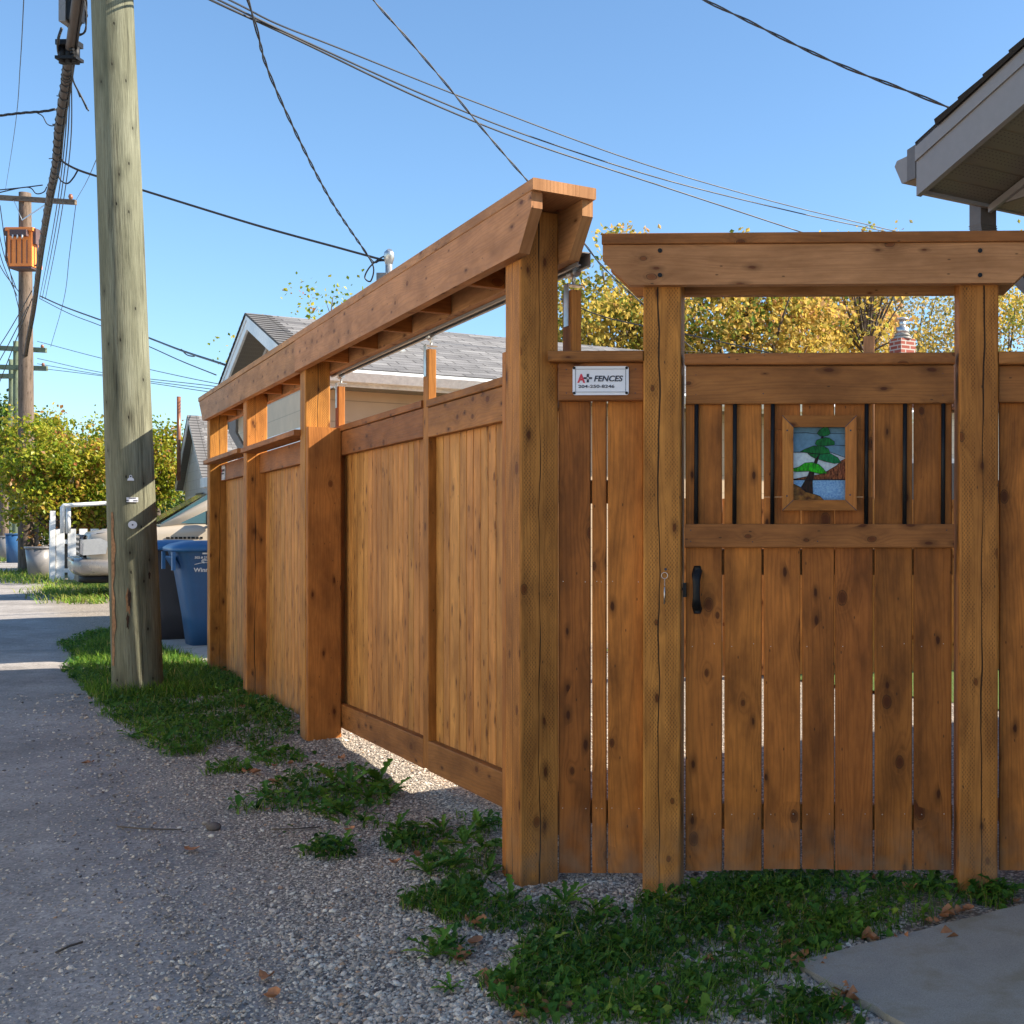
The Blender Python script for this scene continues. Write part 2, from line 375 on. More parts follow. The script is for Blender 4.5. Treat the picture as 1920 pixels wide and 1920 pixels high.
def leafy(name, stops, trans=.35, rough=.55):
    q = NT(name); a = q.n('Attribute', attribute_name='rnd'); s = q.n('SeparateXYZ', {0: a.outputs['Color']})
    c = q.ramp(s.outputs[0], stops)
    f = q.map(s.outputs[1], 0, 1, .72, 1.25); c = q.mix(1.0, c, q.n('CombineColor', {0: f, 1: f, 2: f}), 'MULTIPLY')
    q.fin(c, rough, spec=.25)
    tr = q.n('BsdfTranslucent', {0: c}); mx = q.n('MixShader', {0: trans, 1: q.p.outputs[0], 2: tr.outputs[0]})
    q.t.links.new(mx.outputs[0], q.out.inputs[0]); return q.mat
M['grass'] = leafy('grass blades', [(0, (.045, .11, .010)), (.5, (.11, .23, .020)), (.85, (.24, .36, .04)), (1, (.40, .32, .10))])
M['weed'] = leafy('weed leaves', [(0, (.022, .075, .014)), (.45, (.055, .155, .020)), (.85, (.13, .27, .030)), (1, (.24, .32, .04))])
M['gold'] = leafy('golden leaves', [(0, (.10, .17, .03)), (.22, (.28, .30, .05)), (.5, (.58, .42, .08)), (.85, (.70, .48, .12)), (1, (.55, .30, .14))], .5)
M['palegold'] = leafy('pale leaves', [(0, (.13, .15, .06)), (.5, (.38, .33, .14)), (1, (.50, .38, .18))], .35)
M['yellowgreen'] = leafy('yellow green leaves', [(0, (.10, .18, .012)), (.35, (.22, .28, .02)), (.65, (.47, .42, .04)), (.9, (.50, .25, .06)), (1, (.42, .16, .06))], .45, .4)
M['midgreen'] = leafy('green leaves', [(0, (.025, .06, .012)), (.6, (.07, .13, .02)), (1, (.15, .19, .03))], .3)
M['deadleaf'] = plain('dead leaf', (.40, .17, .07), .7, nscale=60, amt=.35)
M['bark'] = plain('bark', (.11, .085, .065), .9, nscale=14, amt=.35, bump=.5)

def shingle(name, c1, c2, c3):
    q = NT(name); uv = q.n('UVMap', uv_map='L').outputs[0]
    b = q.n('TexBrick', {'Vector': uv, 'Color1': c1 + (1,), 'Color2': c2 + (1,), 'Mortar': c3 + (1,), 'Scale': 1.0, 'Mortar Size': .008, 'Mortar Smooth': .3, 'Bias': .0, 'Brick Width': .32, 'Row Height': .14})
    b.offset = .37
    n = q.noise(q.n('TexCoord').outputs['Object'], 90, 3, .7); f = q.map(n, .3, .7, .75, 1.2)
    y = q.n('SeparateXYZ', {0: uv}).outputs[1]; fr = q.m('FRACT', q.m('DIVIDE', y, .14))
    n2 = q.noise(q.vec(q.m('MULTIPLY', q.n('SeparateXYZ', {0: uv}).outputs[0], 3), q.m('MULTIPLY', q.m('FLOOR', q.m('DIVIDE', y, .14)), 5.7)), 1, 1)
    c = q.mix(1.0, b.outputs[0], q.n('CombineColor', {0: f, 1: f, 2: f}), 'MULTIPLY')
    g = q.map(n2, .3, .7, .78, 1.2); c = q.mix(1.0, c, q.n('CombineColor', {0: g, 1: g, 2: g}), 'MULTIPLY')
    h = q.m('SUBTRACT', q.m('SUBTRACT', 1, fr), q.m('MULTIPLY', b.outputs[1], .6))
    return q.fin(c, .9, normal=q.bump(h, .9, .012), spec=.15)
M['shingle'] = shingle('grey shingles', (.175, .168, .165), (.27, .26, .25), (.10, .095, .09))
M['shingledark'] = shingle('dark shingles', (.07, .055, .045), (.11, .09, .075), (.03, .025, .02))
M['shinglered'] = shingle('old roof', (.20, .10, .08), (.28, .15, .11), (.08, .05, .04))
def siding(name, c, step=.2, lines=True):
    q = NT(name); z = q.n('SeparateXYZ', {0: q.n('NewGeometry').outputs['Position']}).outputs[2]
    fr = q.m('FRACT', q.m('DIVIDE', z, step)); n = q.noise(q.n('TexCoord').outputs['Object'], 5, 4)
    f = q.map(n, .3, .7, .92, 1.07); cc = q.mix(1.0, c, q.n('CombineColor', {0: f, 1: f, 2: f}), 'MULTIPLY')
    cc = q.mix(q.m('MULTIPLY', q.map(fr, .0, .06, 1, 0), .6), cc, tuple(k * .3 for k in c))
    return q.fin(cc, .5, normal=q.bump(fr, .9, .012), spec=.3)
M['tansiding'] = siding('tan siding', (.55, .41, .27))
M['whitesiding'] = siding('white siding', (.60, .58, .56), .24)
M['housesiding'] = siding('cream siding', (.66, .62, .52), .11)
def brick():
    q = NT('red brick'); uv = q.n('UVMap', uv_map='L').outputs[0]
    b = q.n('TexBrick', {'Vector': uv, 'Color1': (.33, .075, .05, 1), 'Color2': (.42, .12, .075, 1), 'Mortar': (.52, .45, .38, 1), 'Scale': 1.0, 'Mortar Size': .012, 'Brick Width': .21, 'Row Height': .075})
    return q.fin(b.outputs[0], .9, normal=q.bump(b.outputs[1], -.5, .006))
M['brick'] = brick()
def soffit():
    q = NT('vented soffit'); uv = q.n('UVMap', uv_map='L').outputs[0]; s = q.n('SeparateXYZ', {0: uv})
    fx = q.m('FRACT', q.m('DIVIDE', s.outputs[0], .105)); ln = q.map(fx, .0, .09, 1, 0)
    px = q.m('FRACT', q.m('DIVIDE', s.outputs[0], .0175)); py = q.m('FRACT', q.m('DIVIDE', s.outputs[1], .022))
    d = q.m('ADD', q.m('POWER', q.m('SUBTRACT', px, .5), 2), q.m('POWER', q.m('SUBTRACT', py, .5), 2))
    hole = q.m('MULTIPLY', q.map(d, .02, .035, 1, 0), q.m('GREATER_THAN', fx, .35))
    c = q.mix(q.m('MULTIPLY', hole, .8), (.15, .135, .105), (.015, .015, .01)); c = q.mix(q.m('MULTIPLY', ln, .75), c, (.07, .065, .055))
    return q.fin(c, .45, normal=q.bump(q.m('SUBTRACT', fx, ln), .6, .006))
M['soffit'] = soffit()

# ------------------------------------------------------------------ the ground
def grid_axis(lo, hi, step, far):
    a = np.arange(lo, hi + 1e-6, step); o = [-f for f in far[::-1] if -f < lo]; p = [f for f in far if f > hi]
    return np.concatenate([o, a, p])
xs = grid_axis(-11, 4, .09, [6, 9, 14, 20, 30, 50, 90, 160, 300, 600]); ys = grid_axis(-2, 14, .09, [5, 9, 16, 20, 28, 40, 60, 100, 160, 300, 600, 1200])
X, Y = np.meshgrid(xs, ys); fade = np.clip((16 - np.abs(Y - 5)) / 4, 0, 1) * np.clip((13 - np.abs(X + 3)) / 3, 0, 1)
Z = gh(X, Y) * fade
V = np.stack([X, Y, Z], -1).reshape(-1, 3); nx, ny = len(xs), len(ys)
i = (np.arange(ny - 1)[:, None] * nx + np.arange(nx - 1)[None]).ravel()
tag(np_mesh('ground', V, np.stack([i, i + 1, i + nx + 1, i + nx], 1), M['ground'], smooth=True), kind='structure')
ts = np.concatenate([np.arange(-8, 14, .11), [16, 20, 26, 34, 45, 60, 90, 140, 250]]); bs = np.arange(-5.6, -.94, .11)
T_, B_ = np.meshgrid(ts, bs); X = C0.x + A.x * T_ + B.x * B_; Y = C0.y + A.y * T_ + B.y * B_
fade = np.clip((16 - np.abs(Y - 5)) / 4, 0, 1) * np.clip((13 - np.abs(X + 3)) / 3, 0, 1)
Z = gh(X, Y) * fade + np.where(B_ > -1.06, -.005, .004)
V = np.stack([X, Y, Z], -1).reshape(-1, 3); nx, ny = len(ts), len(bs)
i = (np.arange(ny - 1)[:, None] * nx + np.arange(nx - 1)[None]).ravel()
tag(np_mesh('lane', V, np.stack([i, i + nx, i + nx + 1, i + 1], 1), M['ground'], smooth=True), kind='structure')
def gh_s(x, y): return float(gh(x, y)) * max(0, min(1, (16 - abs(y - 5)) / 4)) * max(0, min(1, (13 - abs(x + 3)) / 3))

# concrete apron of the garage, its corner in the lower right
mb = MB(); sc = Vector(gnd(1490, 1817) + (0,)); 
_e = random.Random(3); mb.prism([(0, -8)] + [(_e.uniform(-.006, .006), -8 + k * .05) for k in range(60, 160)] + [(.006, -.004)] + [(k * .05, _e.uniform(-.006, .006)) for k in range(1, 40)] + [(6.0, 0), (6.0, -8)], sc + UP * -.12, B, A, UP, .140, rn=(.5, .5, .5))
tag(mb.build('driveway', M['slab']), kind='structure')
# parking pad behind the fence end, under the bins and the pickup
mb = MB(); mb.prism([(7.65, -.12), (13.2, -.12), (13.2, 7), (7.65, 7)], Vector((C0.x, C0.y, -.1)), A, B, UP, .118, rn=(.5, .5, .5))
tag(mb.build('parking_pad', M['pad']), kind='structure')
q = NT('lawn'); P = q.n('NewGeometry').outputs['Position']; n = q.noise(P, 40, 4, .7); n2 = q.noise(P, 2, 3)
M['lawn'] = q.fin(q.mix(q.m('MULTIPLY', n, q.map(n2, .3, .7, .6, 1.3)), (.045, .085, .012), (.17, .24, .035)), .9, normal=q.bump(n, 1, .03))
mb = MB(); mb.poly([F(.6, 4.2, .018), F(.6, 12, .018), F(6.6, 12, .018), F(6.6, 3.4, .018)]); 
tag(mb.build('lawn', M['lawn']), kind='structure')

# ------------------------------------------------------------------ lane fence with high beam
fence = thing('wooden_fence', 'brown stained fence along the lane with a high double beam on tall posts', 'fence', F(0, 0))
def part(name, mat, parent, fn, label=None):
    mb = MB(); fn(mb); o = mb.build(name, mat, parent)
    if label: o['label'] = label
    return o
PW = .14
def vpost(t, b, z0, z1, wa, wb, mat='post', name='post', parent=None, lean=0.0, rn=None, label=None):
    part(name, M[mat], parent or fence, lambda m: m.board(F(t + wa / 2 - lean, b + wb / 2, z0), F(t + wa / 2, b + wb / 2, z1), B, wb, A, wa, r=.007, rn=rn), label)
def hb(t0, t1, b, z, th, hgt, mat, name, parent, z1=None, rn=None):   # board running along the lane; b = outer face
    z1 = z if z1 is None else z1
    return part(name, M[mat], parent, lambda m: m.board(F(t0, b + th / 2, z + hgt / 2), F(t1, b + th / 2, z1 + hgt / 2), UP, hgt, B, th, rn=rn))
vpost(0, 0, -.3, 2.31, PW, PW, rn=(.31, .2, .5), lean=.0)
vpost(3.34, 0, -.3, 2.31, PW, PW, rn=(.7, .6, .5))
vpost(5.28, 0, -.3, 2.31, PW, PW, rn=(.1, .8, .9))
vpost(7.07, 0, -.3, 2.31, PW, PW, rn=(.9, .1, .2))
vpost(.142, .004, -.2, 1.842, .042, .09, 'board', 'guide_strip')
vpost(3.298, 0.004, -.2, 1.806, .038, .19, 'board', 'cover_board', rn=(.3, .35, .8))
# beams: two planks either side of the posts, ends cut on the slant
z0, z1 = 2.137, 2.315
for b0, rr in ((-.038, (.2, .5, .6)), (.1405, (.6, .7, .3))):
    def near(m):
        m.prism([(-.195, z1), (-.195, 2.262), (-.085, z0), (3.44, z0), (3.44, z1)], Vector((C0.x, C0.y, 0)) + B * b0, A, UP, B, .038, rn=rr)
    part('beam', M['beam'], fence, near)
    def farb(m):
        m.prism([(3.443, z1 - .002), (3.443, z0 - .004), (7.20, z0 - .004), (7.40, z1 - .03), (7.42, z1 - .002)], Vector((C0.x, C0.y, 0)) + B * (b0 + .002), A, UP, B, .036, rn=(rr[1], rr[2], rr[0]))
    part('beam', M['beam'], fence, farb)
part('cap_board', M['beam'], fence, lambda m: m.board(F(-.215, .07, 2.3345), F(3.60, .07, 2.3345), B, .222, UP, .038, r=.003, rn=(.4, .3, .7)))
part('cap_board', M['beam'], fence, lambda m: m.board(F(3.603, .07, 2.334), F(7.44, .07, 2.334), B, .222, UP, .037, r=.003, rn=(.8, .1, .4)))
for t in (.53, 1.16, 1.73, 2.32, 2.92, 4.14, 4.76, 6.08, 6.62):
    part('spacer_block', M['board'], fence, lambda m: m.board(F(t, .0015, 2.226), F(t, .1385, 2.226), UP, .172, A, .036))
# sliding track under the yard-side beam
def track(m):
    for bb in (.186, .222): m.box(F(1.72, bb, 2.128), A, 3.58, B, .012, UP, .004)
    m.box(F(1.72, .204, 2.173), A, 3.58, B, .048, UP, .004)
    for bb in (.1815, .2265): m.box(F(1.72, bb, 2.1505), A, 3.579, B, .003, UP, .041)
    for t in (.1, 1.0, 1.9, 2.8, 3.4): m.box(F(t, .204, 2.178), A, .05, B, .056, UP, .005); m.box(F(t, .2305, 2.155), A, .05, B, .004, UP, .05)
part('track', M['lgrey'], fence, track)
# fixed bays
def bay(t0, t1):
    # shelf cap, notched over the posts
    part('shelf_board', M['rail'], fence, lambda m: m.board(F(t0 - (.03 if t0 < 4 else -.005), .02, 1.782), F(t1 + (.0 if t1 < 6 else .08), .02, 1.772), B, .12, UP, .034))
    part('header_board', M['rail'], fence, lambda m: m.board(F(t0 + .002, .105, 1.694), F(t1 - .002, .105, 1.684), UP, .142, B, .036))
    t = t0 + .003; k = 0
    while t < t1 - .03:
        w_ = random.choice((.088, .09, .138, .09)); w_ = min(w_, t1 - t - .003)
        part('picket', M['picket'], fence, lambda m: m.board(F(t + w_ / 2, .138, -.03 + random.uniform(-.01, .02)), F(t + w_ / 2, .138, 1.755), A, w_ - .0065, B, .018, r=.004))
        t += w_; k += 1
for ta, tb in ((3.484, 5.276), (5.424, 7.066)):
    part('gap_blocker', M['board'], fence, lambda m: m.board(F((ta + tb) / 2,   .1512, -.03), F((ta + tb) / 2, .1512, 1.75), A, tb - ta, B, .0065))  # thin sheet added behind the pickets to block light and darken the gaps
bay(3.482, 5.278); bay(5.422, 7.068)
part('rail', M['rail'], fence, lambda m: m.board(F(3.485, .174, .35), F(5.275, .174, .35), UP, .088, B, .036))
part('rail', M['rail'], fence, lambda m: m.board(F(5.425, .174, .35), F(7.065, .174, .35), UP, .088, B, .036))

# ------------------------------------------------------------------ the sliding gate hanging from the track
sg = thing('sliding_gate', 'wide brown sliding gate of vertical boards hanging under the long beam', 'gate', F(1.8, .22))
GB = .232                                   # outer face of its pickets
def zb(t): return .113 + (.044 - .113) * (t - .709) / 2.67
def sgb(t0, t1):
    part('header_board', M['rail'], sg, lambda m: m.board(F(t0, GB - .0195, 1.722), F(t1, GB - .0195, 1.716), UP, .138, B, .036))
    part('top_cap', M['rail'], sg, lambda m: m.board(F(t0, GB - .004, 1.810), F(t1, GB - .004, 1.804), B, .085, UP, .034))
    part('kick_board', M['rail'], sg, lambda m: m.board(F(t0, GB - .0195, zb(t0) + .07), F(t1, GB - .0195, zb(t1) + .07), UP, .14, B, .036))
sgb(.096, 1.645); sgb(1.725, 3.60)
def stile(t, ztop):
    o = part('stile', M['board'], sg, lambda m: m.board(F(t, GB - .018, zb(t) + .008), F(t, GB - .018, ztop), A, .08, B, .038))
    br = part('hanger_bracket', M['steel'], o, lambda m: (m.box(F(t + .0, GB - .0395, ztop - .05), A, .036, B, .004, UP, .15), m.box(F(t, GB - .012, ztop + .022), A, .036, B, .06, UP, .004),
         m.tube([F(t, GB - .012, ztop + .02), F(t, GB - .012, ztop + .075)], .006), m.tube([F(t - .03, GB - .012, ztop + .065), F(t + .03, GB - .012, ztop + .065)], .016, 10)))
part('gap_blocker', M['board'], sg, lambda m: m.board(F(1.78, GB + .0215, .95), F(1.78, GB + .0215, 1.77), A, 3.35, B, .006))  # added sheets, upper and lower, stop light coming through the picket gaps
part('gap_blocker', M['board'], sg, lambda m: m.board(F(1.78, GB + .0215, .19), F(1.78, GB + .0215, .949), A, 3.35, B, .006))
stile(1.685, 2.06); stile(3.42, 2.06); stile(.055, 2.06)
t = .096
while t < 3.42:
    w_ = random.choice((.088, .092, .09, .135, .092))
    if not (1.62 < t + w_ and t < 1.687):
        part('picket', M['picket'], sg, lambda m: m.board(F(t + w_ / 2, GB + .009, zb(t) + .02), F(t + w_ / 2, GB + .009, 1.78), A, w_ - .0065, B, .018, r=.004))
        t += w_
    elif t < 1.62:
        w_ = 1.686 - t
        part('picket', M['picket'], sg, lambda m: m.board(F(t + w_ / 2, GB + .009, zb(t) + .02), F(t + w_ / 2, GB + .009, 1.78), A, w_ - .0065, B, .018, r=.004)); t = 1.688
    else: t = 1.688

# ------------------------------------------------------------------ front fence with gate portal
ff = thing('wooden_fence', 'brown stained front fence and portal around the garden gate, joined to the corner post', 'fence', G(0, 0))
def gbox(mat, name, parent, u0, u1, v0, v1, n0, n1, rn=None, horiz=True, label=None, r=.004, extra=None):
    """board seen between pixel columns and rows, its front at n0 behind the post faces"""
    s0, s1 = gs(u0, n0), gs(u1, n0); sm_ = (s0 + s1) / 2; za, zb_ = gz(v1, sm_, n0), gz(v0, sm_, n0); nm = (n0 + n1) / 2
    def fn(m):
        if horiz: m.board(G(s0, nm, (za + zb_) / 2), G(s1, nm, (za + zb_) / 2), UP, zb_ - za, GN, n1 - n0, r=r, rn=rn)
        else: m.board(G(sm_, nm, za), G(sm_, nm, zb_), GX, s1 - s0, GN, n1 - n0, r=r, rn=rn)
        if extra: extra(m)
    return part(name, [M[mat], M['ink'], M['steel']], parent, fn, label)
def dots(pts, n, mi=1):     # screw heads let into a board
    def fn(m):
        for (u, v, r) in pts: s = gs(u, n); m.disc(G(s, n + .0006, gz(v, s, n)), -GN, r, .0016, 10, mi)
    return fn
for (u0, u1, rn) in ((1206, 1277, (.55, .4, .75)), (1799, 1873, (.15, .9, .1))):
    s0, s1 = gs(u0), gs(u1)
    part('post', M['post'], ff, lambda m: m.board(G((s0 + s1) / 2 - .004, .066, -.3), G((s0 + s1) / 2, .066, 2.18), GX, s1 - s0, GN, .132, r=.007, rn=rn))
zt, zbm = gz(457, gs(1500, -.038), -.038), gz(532.5, gs(1500, -.038), -.038)
sl, sr = gs(1130, -.038), gs(1951, -.038)
for n0, rn, dz in ((-.038, (.35, .6, .5), 0), (.1325, (.75, .2, .4), -.002)):
    part('beam', [M['beam'], M['black']], ff, lambda m: (m.prism([(sl, zt + dz), (sl, zt - .052), (sl + .088, zbm + dz), (sr - .088, zbm + dz), (sr, zt - .052), (sr, zt + dz)], G(0, n0), GX, UP, GN, .038, rn=rn),
         [m.disc(G(gs(u, -.038), -.038, gz(v, gs(u, -.038), -.038)), -GN, .0075, .004, 14, 1) for u in (1237.5, 1837.5) for v in (470, 516)] if n0 < 0 else None))
part('cap_board', M['rail'], ff, lambda m: m.board(G(gs(1128, -.05), .063, zt + .019), G(gs(1955, -.05), .063, zt + .019), GN, .225, UP, .036, r=.003, rn=(.3, .3, .3)))
# panel left of the gate
gbox('rail', 'top_cap', ff, 1027, 1205, 657, 677, -.006, .085, r=.006)
gbox('rail', 'header_board', ff, 1047, 1205.5, 680, 751, .030, .066, rn=(.1, .3, .2), extra=dots([(1062, 693, .002), (1062, 737, .002), (1192, 692, .002), (1191, 737, .002)], .030))
for (u0, u1, rn) in ((1047, 1106.5, (.2, .1, .1)), (1110, 1136.5, (.5, .5, .6)), (1139.5, 1206, (.83, .77, .8))):
    gbox('gatepicket', 'picket', ff, u0, u1, 740, 1637, .067, .085, rn, False, extra=dots([(u0 + 8, 1515, .0015), (u1 - 8, 1516, .0015), (u0 + 9, 1090, .0014), (u1 - 9, 1091, .0014)], .067, 2))
for v in (1500, 900): gbox('rail', 'rail', ff, 1047, 1205, v, v + 44, .086, .122)
# panel right of the gate, running to the garage
gbox('rail', 'top_cap', ff, 1873.5, 2095, 658, 682, -.004, .085, r=.006)
gbox('rail', 'header_board', ff, 1873.5, 2095, 685, 754, .030, .066, rn=(.5, .8, .3))
for u0, u1 in ((1874, 1941), (1943.5, 2012), (2015, 2094)): gbox('gatepicket', 'picket', ff, u0, u1, 745, 1632, .067, .085, None, False)
for v in (1500, 900): gbox('rail', 'rail', ff, 1874, 2095, v, v + 44, .086, .122)

# ------------------------------------------------------------------ the garden gate
gate = thing('garden_gate', 'tall brown board gate with a small stained glass window and black rods', 'gate', G(gs(1535), .05))
N0 = .040
gbox('rail', 'top_cap', gate, 1283.5, 1790.5, 661, 683, .004, .09, r=.007, rn=(.25, .55, .7), extra=dots([(1367, 670, .0028), (1498, 668, .0018), (1433, 667, .0015)], .0035))
gbox('rail', 'header_board', gate, 1286, 1789, 685.5, 757, .018, N0 - .0005, rn=(.62, .31, .25), extra=dots([(1305, 703, .0015), (1305, 740, .0015), (1768, 700, .0015), (1768, 741, .0015), (1431, 738, .002), (1532, 692, .0015)], .018))
gbox('rail', 'middle_rail', gate, 1284, 1789, 982.5, 1027, .018, N0 - .0005, rn=(.42, .71, .45), extra=dots([(1295, 994, .002), (1295, 1015, .002), (1411, 1016, .002), (1533, 1015, .0022), (1775, 994, .002)], .018))
pk = [(1285, 1353.5), (1358, 1428), (1432, 1500.5), (1504, 1564.3), (1565.8, 1636.5), (1640, 1710.5), (1713.5, 1784.5)]
def seg(u0, u1, v0, v1):
    def fn(m):
        a_, b_ = gs(u0, N0), gs(u1, N0); m.board(G((a_ + b_) / 2, N0 + .009, gz(v1, a_, N0)), G((a_ + b_) / 2, N0 + .009, gz(v0, a_, N0)), GX, b_ - a_, GN, .018, rn=(.4, .6, .55))
    return fn
for i_, (u0, u1) in enumerate(pk):
    um = (u0 + u1) / 2
    if i_ in (2, 3, 4):        # cut out behind the glass
        dts = dots([(um - 21, 1527, .0016), (um + 21, 1526, .0016), (um - 21, 1212, .0013)], N0, 2)
        ex = [seg(u0, u1, 745, 806), dts] + ([seg(u0, 1486, 806.5, 931.5)] if i_ == 2 else []) + ([seg(1586, u1, 806.5, 931.5)] if i_ == 4 else [])
        gbox('gatepicket', 'picket', gate, u0, u1, 932, 1630 + random.uniform(-1, 3), N0, N0 + .018, (.4, .6, .55) if i_ == 2 else None, False, extra=lambda m, ex=ex: [f_(m) for f_ in ex])
        continue
    gbox('gatepicket', 'picket', gate, u0, u1, 745, 1630 + random.uniform(-1, 3), N0, N0 + .018, None, False, extra=dots([(um - 21, 1527, .0016), (um + 21, 1526, .0016), (um - 21, 1212, .0013), (um + 20, 1207, .0013)], N0, 2))
for (v0, v1) in ((1508, 1556), (1030, 1078), (700, 750)): gbox('rail', 'back_rail', gate, 1287, 1786, v0, v1, N0 + .0185, N0 + .055)
for s_ in (1287, 1745): gbox('rail', 'back_stile', gate, s_, s_ + 40, 752, 1028, N0 + .0185, N0 + .05, None, False)
for u in (1306, 1378, 1449, 1625, 1697, 1769):
    s = gs(u, .026)
    part('rod', M['black'], gate, lambda m: m.tube([G(s - .002, .0275, gz(984, s, .026)), G(s, .0275, gz(754, s, .026))], .0075, 12))
# window frame, mitred
wf = bpy.data.objects.new('window_frame', None)
nf = .008
def WP(u, v, n=nf): s = gs(u, n); return G(s, n, gz(v, s, n))
O = [(1467, 779), (1606, 779), (1606, 957), (1467, 957)]; I = [(1487.5, 800.5), (1585, 800.5), (1585, 937.5), (1487.5, 937.5)]
mb = MB()
for k in range(4):
    j = (k + 1) % 4; rn = (random.random(), random.random(), .55 + .3 * (k % 2)); ps = [WP(*O[k]), WP(*O[j]), WP(*I[j]), WP(*I[k])]
    hz = k % 2 == 0
    uvs = [((p - G0).dot(GX), p.z) if hz else (p.z, (p - G0).dot(GX)) for p in ps]
    back = [p + GN * (N0 - nf) for p in ps]; g_ = .0006
    mb.poly(ps[::-1], uvs[::-1], 0, rn + (.1,))
    for a_ in range(4):
        b_ = (a_ + 1) % 4; mb.poly([ps[a_], ps[b_], back[b_], back[a_]], [uvs[a_], uvs[b_], uvs[b_], uvs[a_]], 0, rn + (.4,))
for k in range(4):       # the open mitre joint
    p, q_ = WP(O[k][0], O[k][1], nf - .0006), WP(I[k][0], I[k][1], nf - .0006); d = (q_ - p).normalized().cross(GN) * .0011
    mb.poly([p - d, q_ - d, q_ + d, p + d], None, 1)
for (u, v) in ((1476, 807), (1595, 807), (1475.5, 930), (1594, 928)): s = gs(u, nf); mb.disc(G(s, nf + .001, gz(v, s, nf)), -GN, .003, .0016, 10, 1)
wf = mb.build('window_frame', [M['board'], M['ink']], gate)
def glassmat(name, c, rough=.12, sc=60, amt=.3, streak=False, col2=None):
    q = NT(name); P = q.n('TexCoord').outputs['Object']
    s = q.n('SeparateXYZ', {0: P}); P2 = q.vec(q.m('MULTIPLY', s.outputs[0], 3.0 if streak else 1.0), s.outputs[1], s.outputs[2])
    n = q.noise(P2, sc, 3, .6); cc = q.mix(q.map(n, .35, .65), tuple(k * (1 - amt) for k in c), col2 or tuple(min(1, k * (1 + amt)) for k in c))
    q.fin(cc, rough, normal=q.bump(n, .25, .003), spec=.6)
    tr = q.n('BsdfTranslucent', {0: cc}); mx = q.n('MixShader', {0: .75, 1: q.p.outputs[0], 2: tr.outputs[0]}); q.t.links.new(mx.outputs[0], q.out.inputs[0]); return q.mat
gc = {'sky': glassmat('blue grey glass', (.30, .48, .60), amt=.12), 'pale': glassmat('clear seedy glass', (.80, .88, .92), amt=.12, sc=90), 'water': glassmat('rippled blue glass', (.30, .55, .85), sc=170, amt=.1, col2=(.60, .84, .98)),
      'green': glassmat('dark green glass', (.012, .34, .06), amt=.5, streak=True), 'bright': glassmat('bright green glass', (.05, .75, .01), amt=.6, streak=True), 'teal': glassmat('teal green glass', (.01, .40, .14), amt=.4, streak=True),
      'rust': glassmat('rust glass', (.40, .09, .03), amt=.7, streak=True, col2=(.75, .26, .09)), 'dark': glassmat('dark red glass', (.06, .006, .005), amt=.8, streak=True), 'amber': glassmat('amber glass', (.60, .17, .04), amt=.6, sc=40, col2=(.85, .38, .07))}
def GP(x, y, n):        # crop pixels of the pane to the gate
    return WP(1260 + x / 5.053, 660 + y / 5.053, n)
panes = [('sky', [(1140, 700), (1645, 700), (1645, 775), (1500, 772), (1350, 775), (1280, 765), (1140, 768)]), ('sky', [(1140, 768), (1280, 765), (1350, 775), (1500, 772), (1645, 775), (1645, 1000), (1500, 950), (1140, 950)]),
 ('pale', [(1140, 950), (1500, 950), (1645, 1000), (1645, 1210), (1140, 1210)]), ('water', [(1140, 1210), (1645, 1210), (1645, 1410), (1140, 1410)]),
 ('rust', [(1140, 1208), (1250, 1185), (1400, 1160), (1470, 1130), (1560, 1075), (1605, 1030), (1645, 1010), (1645, 1208)]), ('dark', [(1225, 1280), (1290, 1165), (1300, 1135), (1350, 1135), (1340, 1190), (1330, 1230), (1335, 1345), (1270, 1320)]),
 ('dark', [(1345, 1050), (1375, 965), (1405, 965), (1370, 1060)]), ('dark', [(1418, 790), (1440, 790), (1425, 830), (1410, 830)]),
 ('amber', [(1140, 1245), (1215, 1280), (1270, 1325), (1340, 1345), (1400, 1365), (1440, 1410), (1140, 1410)]),
 ('green', [(1375, 770), (1395, 740), (1450, 700), (1480, 715), (1500, 770), (1480, 790), (1430, 800), (1400, 795)]), ('green', [(1355, 870), (1370, 835), (1450, 808), (1490, 815), (1540, 850), (1540, 880), (1450, 890), (1380, 890)]),
 ('green', [(1285, 962), (1320, 965), (1400, 968), (1360, 1010), (1320, 990)]), ('green', [(1215, 945), (1260, 920), (1340, 890), (1430, 890), (1480, 915), (1500, 960), (1440, 968), (1330, 962)]),
 ('teal', [(1400, 968), (1500, 962), (1570, 1000), (1600, 1045), (1540, 1057), (1440, 1035), (1385, 1015)]), ('bright', [(1140, 1105), (1200, 1090), (1260, 1050), (1330, 1045), (1390, 1065), (1430, 1100), (1470, 1150), (1400, 1155), (1300, 1130), (1180, 1135), (1140, 1130)])]
def clampp(p): return (min(max(p[0], 1143), 1642), min(max(p[1], 706), 1404))
for k, (g_, poly) in enumerate(panes):
    n = .026 - k * .0006; poly = [clampp(p) for p in poly]
    mb = MB(); fr_ = [GP(x, y, n) for x, y in poly]; bk = [p + GN * .0035 for p in fr_]
    mb.poly(fr_, None, 0); mb.poly(bk[::-1], None, 0)
    for a_ in range(len(fr_)): b_ = (a_ + 1) % len(fr_); mb.poly([fr_[b_], fr_[a_], bk[a_], bk[b_]], None, 0)
    mb.tube(fr_ + [fr_[0]], .0009, 6, 1)
    mb.build('glass_pane', [gc[g_], M['black']], wf)
for a_, b_ in (((1140, 950), (1225, 948)), ((1545, 883), (1642, 886)), ((1140, 1212), (1642, 1212))): part('lead_came', M['black'], wf, lambda m: m.tube([GP(*clampp(a_), .0155), GP(*clampp(b_), .0155)], .0009, 6))
